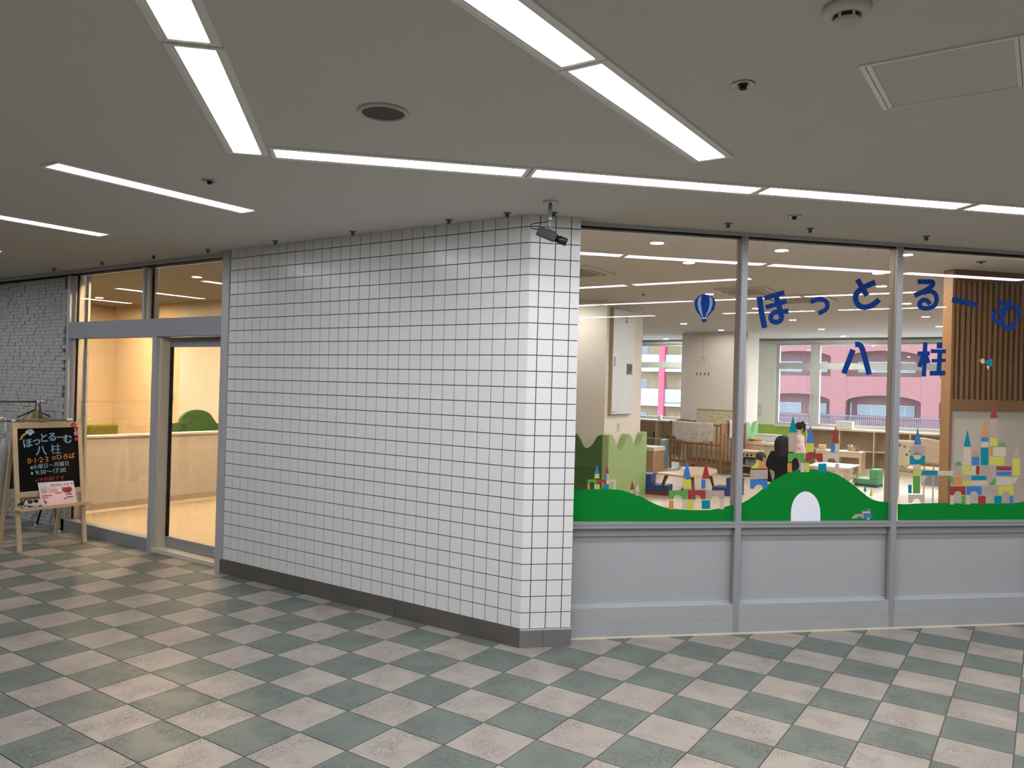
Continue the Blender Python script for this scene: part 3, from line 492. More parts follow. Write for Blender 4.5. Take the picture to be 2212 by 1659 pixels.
# ================================================================ films cut out and stuck on the shop-front glass: outlines as (metres along the front, height)
STICK={'c1':[('blue',[(0.5003,1.0646),(0.53,1.0648),(0.5138,1.1263)]),('yellow',[(0.4992,1.0328),(0.5309,1.033),(0.5301,1.0629),(0.4984,1.0627)]),('red',[(0.5665,1.065),(0.5957,1.0652),(0.5814,1.1218)]),('blue',[(0.5654,1.0312),(0.5813,1.0313),(0.5805,1.0619),(0.5646,1.0618)]),('beige',[(0.5833,1.0313),(0.5966,1.0314),(0.5957,1.062),(0.5825,1.0619)]),('green',[(0.4522,0.9958),(0.4686,0.9959),(0.4691,0.9997),(0.4705,1.0032),(0.4728,1.0062),(0.4759,1.0086),(0.4795,1.01),(0.4834,1.0105),(0.4873,1.0101),(0.491,1.0086),(0.4942,1.0063),(0.4967,1.0033),(0.4983,0.9998),(0.499,0.996),(0.5148,0.9961),(0.5139,1.0266),(0.4513,1.0263)]),('red',[(0.5168,0.9961),(0.5333,0.9961),(0.5337,0.9999),(0.5351,1.0034),(0.5375,1.0065),(0.5405,1.0088),(0.5442,1.0103),(0.5481,1.0108),(0.5521,1.0103),(0.5558,1.0089),(0.559,1.0066),(0.5615,1.0035),(0.5631,1.0),(0.5637,0.9962),(0.5797,0.9963),(0.5788,1.0269),(0.5159,1.0266)]),('beige',[(0.581,0.9963),(0.6009,0.9964),(0.6013,1.0002),(0.6028,1.0037),(0.6051,1.0067),(0.6082,1.0091),(0.6118,1.0106),(0.6158,1.0111),(0.6198,1.0106),(0.6235,1.0092),(0.6267,1.0068),(0.6293,1.0038),(0.6309,1.0003),(0.6315,0.9965),(0.6462,0.9965),(0.6453,1.0272),(0.5801,1.0269)]),('orange',[(0.4531,0.9629),(0.4682,0.9629),(0.4674,0.994),(0.4522,0.9939)]),('beige',[(0.4999,0.963),(0.5164,0.963),(0.5155,0.9942),(0.499,0.9941)]),('yellow',[(0.5184,0.963),(0.5355,0.9631),(0.5347,0.9942),(0.5175,0.9942)]),('teal',[(0.5654,0.9619),(0.5972,0.9619),(0.5963,0.9944),(0.5645,0.9943)]),('beige',[(0.6305,0.9607),(0.6472,0.9608),(0.6462,0.9946),(0.6296,0.9946)])],'t1':[('red',[(0.7428,0.9616),(0.7731,0.9617),(0.758,1.0194)]),('beige',[(0.7469,0.9373),(0.765,0.9373),(0.7556,0.9604)])],'t2':[('beige',[(0.7802,0.9476),(0.8085,0.9477),(0.7947,1.008)]),('beige',[(0.7837,0.9213),(0.8012,0.9213),(0.7917,0.9457)])],'c2':[('blue',[(1.1081,1.0371),(1.1662,1.0374),(1.1337,1.1587)]),('yellow',[(1.1101,0.9677),(1.1702,0.9678),(1.1684,1.0309),(1.1083,1.0306)]),('red',[(1.2433,1.0345),(1.3005,1.0348),(1.269,1.1587)]),('blue',[(1.241,0.968),(1.271,0.9681),(1.2692,1.0294),(1.2393,1.0293)]),('beige',[(1.2724,0.9681),(1.3038,0.9682),(1.302,1.0296),(1.2706,1.0294)]),('green',[(1.0152,0.8976),(1.0461,0.8976),(1.0469,0.9053),(1.0499,0.9125),(1.0547,0.9187),(1.0611,0.9234),(1.0687,0.9264),(1.0768,0.9274),(1.085,0.9264),(1.0927,0.9234),(1.0994,0.9187),(1.1047,0.9125),(1.108,0.9053),(1.1093,0.8976),(1.1397,0.8976),(1.138,0.9573),(1.0135,0.9571)]),('red',[(1.148,0.8976),(1.1791,0.8976),(1.18,0.9052),(1.1829,0.9122),(1.1877,0.9183),(1.194,0.9229),(1.2014,0.9259),(1.2095,0.9269),(1.2176,0.9259),(1.2252,0.923),(1.2319,0.9183),(1.237,0.9122),(1.2403,0.9052),(1.2416,0.8976),(1.273,0.8976),(1.2713,0.9576),(1.1463,0.9574)]),('wood',[(1.28,0.8963),(1.3149,0.8963),(1.3157,0.9034),(1.3185,0.91),(1.323,0.9157),(1.3289,0.9201),(1.3359,0.9228),(1.3435,0.9238),(1.3512,0.9228),(1.3584,0.9201),(1.3646,0.9157),(1.3694,0.91),(1.3726,0.9034),(1.3738,0.8963),(1.4075,0.8963),(1.4058,0.9566),(1.2783,0.9563)]),('orange',[(1.0171,0.8297),(1.048,0.8296),(1.0462,0.8911),(1.0154,0.8911)]),('beige',[(1.1099,0.8294),(1.143,0.8294),(1.1413,0.8911),(1.1081,0.8911)]),('yellow',[(1.1451,0.8294),(1.1845,0.8293),(1.1828,0.8911),(1.1433,0.8911)]),('teal',[(1.2483,0.8324),(1.3083,0.8322),(1.3067,0.891),(1.2467,0.8911)]),('beige',[(1.3764,0.8307),(1.4094,0.8307),(1.4077,0.891),(1.3746,0.891)])],'h1':[('hill',[(0.3561,0.7536),(1.493,0.7476),(1.4896,0.866),(1.4251,0.8503),(1.3692,0.8353),(1.3134,0.8257),(1.2437,0.8245),(1.1742,0.826),(1.1051,0.8294),(1.0362,0.8348),(0.988,0.8427),(0.933,0.8602),(0.8779,0.8847),(0.8298,0.9124),(0.7889,0.9265),(0.7347,0.9424),(0.6941,0.9539),(0.6472,0.9614),(0.5607,0.9644),(0.4945,0.9649),(0.4485,0.9635),(0.4027,0.9583),(0.3508,0.9462)])],'h2':[('hill',[(1.5363,0.7512),(1.9007,0.7493),(1.8997,0.7839),(1.9004,0.8311),(1.9077,0.8657),(1.9219,0.8972),(1.9438,0.9255),(1.9743,0.9457),(2.0052,0.9521),(2.0366,0.9458),(2.0684,0.9256),(2.0922,0.8971),(2.1085,0.8655),(2.1178,0.8306),(2.1213,0.783),(2.1223,0.7481),(2.6553,0.7454),(2.6515,0.8752),(2.6117,0.8791),(2.5683,0.883),(2.5249,0.8939),(2.474,0.9196),(2.4302,0.9516),(2.3866,0.9835),(2.3432,1.0121),(2.2927,1.0451),(2.2427,1.0691),(2.193,1.0847),(2.1367,1.097),(2.0668,1.1029),(1.9974,1.1024),(1.9423,1.0988),(1.8876,1.0871),(1.8334,1.0635),(1.7796,1.035),(1.7262,0.9972),(1.6731,0.9577),(1.6268,0.9233),(1.5806,0.8941),(1.533,0.8692)])],'d2':[('white',[(1.9009,0.7417),(2.1225,0.7405),(2.1213,0.783),(2.1178,0.8306),(2.1085,0.8655),(2.0922,0.8971),(2.0684,0.9256),(2.0366,0.9458),(2.0052,0.9521),(1.9743,0.9457),(1.9438,0.9255),(1.9219,0.8972),(1.9077,0.8657),(1.9004,0.8311),(1.8997,0.7839)])],'h3':[('hill',[(2.7192,0.7507),(3.8075,0.7453),(3.8032,0.8908),(3.7482,0.8808),(3.6948,0.8721),(3.6562,0.8688),(3.5407,0.8676),(3.388,0.8678),(3.2368,0.8679),(3.0871,0.8713),(2.9832,0.8701),(2.8801,0.8676),(2.8143,0.8638),(2.7632,0.8619),(2.7158,0.8652)])],'truck':[('yellow',[(2.3589,0.7642),(2.388,0.764),(2.3871,0.7948)]),('wood',[(2.3901,0.764),(2.4051,0.764),(2.4055,0.7679),(2.4071,0.7716),(2.4098,0.7748),(2.4132,0.7772),(2.4173,0.7788),(2.4217,0.7793),(2.4261,0.7787),(2.4303,0.7772),(2.4339,0.7747),(2.4367,0.7715),(2.4386,0.7678),(2.4393,0.7638),(2.4535,0.7637),(2.4526,0.7958),(2.3892,0.796)]),('teal',[(2.438,0.7593),(2.4373,0.7648),(2.4356,0.7699),(2.433,0.7743),(2.4298,0.7777),(2.426,0.7798),(2.422,0.7805),(2.4181,0.7798),(2.4145,0.7777),(2.4114,0.7744),(2.4091,0.77),(2.4077,0.7649),(2.4073,0.7595)]),('blue',[(2.4557,0.7637),(2.5201,0.7634),(2.5192,0.7943),(2.4548,0.7945)]),('beige',[(2.5028,0.7654),(2.502,0.7692),(2.5,0.7726),(2.4969,0.7753),(2.4931,0.7771),(2.4889,0.7777),(2.4847,0.7771),(2.4809,0.7754),(2.478,0.7727),(2.4762,0.7693),(2.4756,0.7656),(2.4764,0.7618),(2.4784,0.7584),(2.4815,0.7557),(2.4853,0.7539),(2.4896,0.7533),(2.4937,0.7539),(2.4975,0.7556),(2.5004,0.7583),(2.5023,0.7617)]),('red',[(2.4247,0.7978),(2.4397,0.7978),(2.4392,0.8138),(2.4243,0.8138)]),('beige',[(2.4411,0.7991),(2.5047,0.7988),(2.5043,0.8136),(2.4407,0.8138)]),('teal',[(2.4756,0.8163),(2.4749,0.8199),(2.4731,0.8233),(2.4703,0.8263),(2.4666,0.8285),(2.4625,0.8299),(2.458,0.8304),(2.4536,0.83),(2.4495,0.8286),(2.446,0.8263),(2.4434,0.8234),(2.4418,0.82),(2.4413,0.8164)]),('olive',[(2.4763,0.8163),(2.5056,0.8162),(2.5052,0.831),(2.4759,0.831)])],'t3':[('teal',[(2.4459,0.9516),(2.4716,0.9517),(2.4573,1.003)]),('beige',[(2.4515,0.9305),(2.4615,0.9305),(2.4559,0.9517)])],'t4':[('yellow',[(2.4933,0.9209),(2.5191,0.9209),(2.5059,0.9794)]),('beige',[(2.5018,0.8971),(2.5126,0.8971),(2.5062,0.9209)])],'c3':[('teal',[(1.8675,1.3548),(1.93,1.3558),(1.8958,1.4698)]),('wood',[(1.8686,1.2209),(1.9318,1.2216),(1.9282,1.3495),(1.8649,1.3485)]),('blue',[(2.0004,1.2868),(2.0615,1.2876),(2.028,1.4111)]),('yellow',[(1.9996,1.2205),(2.0599,1.2212),(2.0581,1.2819),(1.9978,1.2811)]),('red',[(2.1921,1.2881),(2.249,1.2889),(2.2188,1.4062)]),('blue',[(2.1877,1.2213),(2.2186,1.2217),(2.2169,1.2808),(2.186,1.2804)]),('beige',[(2.2214,1.2217),(2.2509,1.222),(2.2492,1.2812),(2.2197,1.2809)]),('green',[(1.8665,1.1517),(1.8967,1.152),(1.8975,1.1592),(1.9003,1.1659),(1.905,1.1717),(1.9111,1.1761),(1.9183,1.179),(1.9261,1.18),(1.934,1.1791),(1.9414,1.1764),(1.9478,1.1721),(1.9528,1.1664),(1.956,1.1597),(1.9573,1.1525),(1.9925,1.1528),(1.9907,1.2147),(1.8647,1.2133)]),('red',[(1.9995,1.1516),(2.0272,1.1519),(2.028,1.1593),(2.0309,1.1661),(2.0357,1.1721),(2.0421,1.1767),(2.0495,1.1796),(2.0576,1.1806),(2.0657,1.1797),(2.0733,1.177),(2.08,1.1725),(2.0851,1.1666),(2.0884,1.1598),(2.0897,1.1524),(2.126,1.1528),(2.1242,1.2143),(1.9977,1.2129)]),('beige',[(2.1295,1.1521),(2.1616,1.1524),(2.1625,1.1598),(2.1655,1.1668),(2.1703,1.1727),(2.1767,1.1773),(2.1842,1.1803),(2.1923,1.1813),(2.2005,1.1804),(2.2082,1.1776),(2.2149,1.1731),(2.2201,1.1673),(2.2235,1.1604),(2.2248,1.153),(2.2543,1.1532),(2.2526,1.2138),(2.1277,1.2124)]),('orange',[(1.8657,1.0826),(1.898,1.0828),(1.8962,1.1457),(1.8639,1.1454)]),('beige',[(1.9634,1.0832),(1.9945,1.0834),(1.9927,1.1465),(1.9616,1.1463)]),('yellow',[(1.998,1.0834),(2.0291,1.0836),(2.0273,1.1468),(1.9962,1.1466)]),('teal',[(2.0974,1.0796),(2.1581,1.08),(2.1563,1.1435),(2.0956,1.143)]),('beige',[(2.2247,1.0817),(2.255,1.0819),(2.2532,1.1424),(2.223,1.1421)])],'c3h':[('yellow',[(1.5913,1.1057),(1.6547,1.1062),(1.653,1.1667)]),('orange',[(1.6543,1.1667),(1.656,1.1062),(1.7211,1.1067)]),('wood',[(1.592,1.0341),(1.7204,1.0347),(1.7186,1.0985),(1.5902,1.0976)]),('blue',[(1.5939,0.9688),(1.6242,0.9688),(1.6251,0.9764),(1.628,0.9835),(1.6329,0.9896),(1.6393,0.9943),(1.6469,0.9972),(1.6551,0.9982),(1.6633,0.9973),(1.6711,0.9944),(1.6778,0.9897),(1.683,0.9837),(1.6864,0.9766),(1.6877,0.969),(1.7202,0.9691),(1.7185,1.0297),(1.5922,1.0291)])],'c4':[('blue',[(2.8328,1.2826),(2.8937,1.2834),(2.8593,1.4033)]),('wood',[(2.8027,1.2102),(2.923,1.2115),(2.9212,1.274),(2.8009,1.2725)]),('beige',[(2.8938,1.2047),(2.892,1.2131),(2.8874,1.2207),(2.8804,1.2266),(2.8717,1.2304),(2.8621,1.2317),(2.8526,1.2302),(2.8442,1.2262),(2.8375,1.2201),(2.8334,1.2125),(2.8321,1.204),(2.8339,1.1956),(2.8385,1.1881),(2.8455,1.1821),(2.8542,1.1783),(2.8637,1.1771),(2.8732,1.1785),(2.8817,1.1825),(2.8883,1.1886),(2.8925,1.1962)]),('teal',[(2.8046,1.1454),(2.9257,1.1464),(2.9239,1.2069),(2.8966,1.2067),(2.8953,1.1967),(2.8907,1.1884),(2.8834,1.1817),(2.8741,1.1773),(2.8637,1.1758),(2.8533,1.1771),(2.8438,1.1813),(2.8361,1.1878),(2.8311,1.1961),(2.8291,1.206),(2.8028,1.2057)]),('beige',[(2.8306,1.1053),(2.8937,1.1058),(2.8927,1.1415),(2.8296,1.141)]),('yellow',[(2.8339,1.0696),(2.894,1.07),(2.8931,1.1025),(2.8329,1.1021)]),('teal',[(2.9022,1.0681),(3.0292,1.0688),(3.0283,1.1002),(2.9013,1.0993)]),('beige',[(3.0331,1.0642),(3.1523,1.0649),(3.1512,1.101),(3.032,1.1002)]),('green',[(2.8355,0.9384),(2.8927,0.9385),(2.8891,1.0621),(2.8319,1.0618)]),('teal',[(2.7974,0.9397),(2.8252,0.9397),(2.8235,0.9995),(2.7957,0.9994)]),('beige',[(2.8943,1.0622),(2.948,1.0625),(2.896,1.0017)]),('beige',[(2.7994,0.8716),(2.8323,0.8716),(2.8332,0.8791),(2.8363,0.8862),(2.8414,0.8922),(2.8481,0.8969),(2.8559,0.8998),(2.8645,0.9008),(2.873,0.8998),(2.8811,0.8969),(2.8881,0.8922),(2.8935,0.8862),(2.897,0.8791),(2.8984,0.8715),(2.9315,0.8715),(2.9298,0.9301),(2.7977,0.93)])],'c5':[('red',[(3.446,1.4822),(3.5072,1.4834),(3.4756,1.5943)]),('wood',[(3.4484,1.3496),(3.5111,1.3505),(3.5074,1.4754),(3.4447,1.4742)]),('orange',[(3.3776,1.3505),(3.4362,1.3514),(3.4046,1.4668)]),('blue',[(3.3764,1.3122),(3.4381,1.313),(3.4372,1.3428),(3.3756,1.3419)]),('beige',[(3.3776,1.2725),(3.4392,1.2733),(3.4382,1.3084),(3.3766,1.3075)]),('teal',[(3.2339,1.2747),(3.2942,1.2754),(3.2612,1.3949)]),('beige',[(3.2348,1.141),(3.2966,1.1415),(3.2929,1.2688),(3.2311,1.268)]),('yellow',[(3.4489,1.2807),(3.5109,1.2814),(3.509,1.3425),(3.4471,1.3416)]),('orange',[(3.4487,1.2111),(3.4754,1.2113),(3.4736,1.2724),(3.4469,1.272)]),('beige',[(3.4786,1.208),(3.5844,1.2091),(3.5825,1.2737),(3.4767,1.2724)]),('green',[(3.5823,1.2823),(3.581,1.2896),(3.5777,1.2963),(3.5727,1.302),(3.5662,1.3064),(3.5587,1.309),(3.5507,1.3099),(3.5428,1.3088),(3.5354,1.3059),(3.5292,1.3014),(3.5245,1.2956),(3.5216,1.2888),(3.5208,1.2816)]),('teal',[(3.3784,1.1422),(3.4408,1.1427),(3.4371,1.2686),(3.3747,1.2678)]),('orange',[(3.3642,1.2135),(3.3629,1.221),(3.3597,1.228),(3.3548,1.2339),(3.3484,1.2385),(3.3411,1.2413),(3.3334,1.2422),(3.3257,1.2411),(3.3185,1.2382),(3.3125,1.2335),(3.3079,1.2274),(3.3051,1.2204),(3.3043,1.2129)]),('blue',[(3.3057,1.1416),(3.3663,1.1421),(3.3644,1.2036),(3.3039,1.203)]),('yellow',[(3.4484,1.1428),(3.5733,1.1438),(3.5715,1.2037),(3.4467,1.2024)]),('green',[(3.2236,1.1377),(3.2224,1.1453),(3.2193,1.1524),(3.2144,1.1585),(3.2082,1.1632),(3.2011,1.1661),(3.1935,1.167),(3.1859,1.1659),(3.179,1.1629),(3.1731,1.1582),(3.1686,1.152),(3.1659,1.1449),(3.1651,1.1372)]),('wood',[(3.1649,1.0682),(3.2257,1.0686),(3.2238,1.1311),(3.1631,1.1306)]),('yellow',[(3.2346,1.0719),(3.2971,1.0723),(3.2953,1.1349),(3.2328,1.1344)]),('beige',[(3.3032,1.0723),(3.338,1.0725),(3.3361,1.1353),(3.3013,1.135)]),('red',[(3.3417,1.0739),(3.3705,1.074),(3.3687,1.1355),(3.3399,1.1353)]),('wood',[(3.3782,1.0708),(3.504,1.0715),(3.5022,1.1352),(3.3764,1.1342)]),('red',[(3.5107,1.1054),(3.6353,1.1063),(3.6344,1.1356),(3.5098,1.1346)]),('blue',[(3.5103,1.0682),(3.6364,1.0689),(3.6355,1.0976),(3.5094,1.0968)]),('yellow',[(3.6449,1.0676),(3.7069,1.068),(3.7032,1.1929),(3.6412,1.1924)]),('wood',[(3.6465,1.1977),(3.7007,1.1983),(3.6958,1.2316),(3.6832,1.2662),(3.6599,1.266),(3.6494,1.2311)]),('green',[(3.1077,1.0581),(3.1562,1.0584),(3.1579,1.0026)]),('orange',[(3.1654,0.9993),(3.2269,0.9995),(3.2252,1.06),(3.1637,1.0597)]),('wood',[(3.2357,1.0357),(3.296,1.036),(3.2951,1.0644),(3.2348,1.064)]),('yellow',[(3.2352,0.9995),(3.297,0.9997),(3.2961,1.0294),(3.2343,1.0291)]),('teal',[(3.3051,1.0347),(3.4287,1.0353),(3.4278,1.0664),(3.3041,1.0657)]),('beige',[(3.3023,0.9984),(3.4359,0.9989),(3.435,1.03),(3.3014,1.0294)]),('wood',[(3.4374,0.9989),(3.4355,1.0632),(3.4966,1.0635)]),('green',[(3.4473,0.9989),(3.5022,1.0569),(3.5039,0.9991)]),('beige',[(3.5101,0.9971),(3.6431,0.9976),(3.6414,1.0576),(3.5083,1.0569)]),('beige',[(3.6462,0.9976),(3.6445,1.0576),(3.701,1.0579)]),('red',[(3.1361,0.9284),(3.166,0.9284),(3.1669,0.9355),(3.1698,0.9422),(3.1747,0.9479),(3.181,0.9523),(3.1886,0.9551),(3.1967,0.956),(3.2049,0.9551),(3.2126,0.9524),(3.2192,0.948),(3.2244,0.9423),(3.2278,0.9356),(3.229,0.9285),(3.2599,0.9285),(3.2581,0.9897),(3.1343,0.9894)]),('blue',[(3.2674,0.9285),(3.2976,0.9285),(3.2985,0.9357),(3.3014,0.9424),(3.3063,0.9481),(3.3128,0.9525),(3.3203,0.9553),(3.3285,0.9563),(3.3368,0.9553),(3.3445,0.9526),(3.3513,0.9482),(3.3565,0.9425),(3.3599,0.9358),(3.3612,0.9286),(3.3923,0.9286),(3.3905,0.9901),(3.2656,0.9898)]),('wood',[(3.3961,0.9286),(3.4288,0.9287),(3.4297,0.9359),(3.4327,0.9426),(3.4376,0.9483),(3.4441,0.9528),(3.4518,0.9556),(3.46,0.9565),(3.4684,0.9556),(3.4762,0.9528),(3.483,0.9484),(3.4882,0.9426),(3.4916,0.9359),(3.4929,0.9287),(3.5251,0.9287),(3.5233,0.9905),(3.3943,0.9901)]),('yellow',[(3.5312,0.9288),(3.5604,0.9288),(3.5613,0.936),(3.5643,0.9428),(3.5693,0.9486),(3.5758,0.953),(3.5836,0.9558),(3.5919,0.9568),(3.6003,0.9558),(3.6082,0.9531),(3.615,0.9486),(3.6203,0.9428),(3.6238,0.9361),(3.6251,0.9288),(3.6568,0.9289),(3.6549,0.9909),(3.5294,0.9906)]),('beige',[(3.1359,0.8601),(3.1658,0.8601),(3.1639,0.9225),(3.134,0.9225)]),('green',[(3.2295,0.86),(3.2596,0.86),(3.2578,0.9226),(3.2277,0.9225)]),('beige',[(3.2657,0.86),(3.2989,0.8599),(3.297,0.9226),(3.2638,0.9226)]),('red',[(3.3655,0.8592),(3.4278,0.8591),(3.426,0.9214),(3.3637,0.9213)]),('teal',[(3.4988,0.859),(3.5602,0.8589),(3.5583,0.9215),(3.497,0.9214)]),('blue',[(3.6272,0.8589),(3.6565,0.8588),(3.6547,0.9215),(3.6253,0.9215)])]}
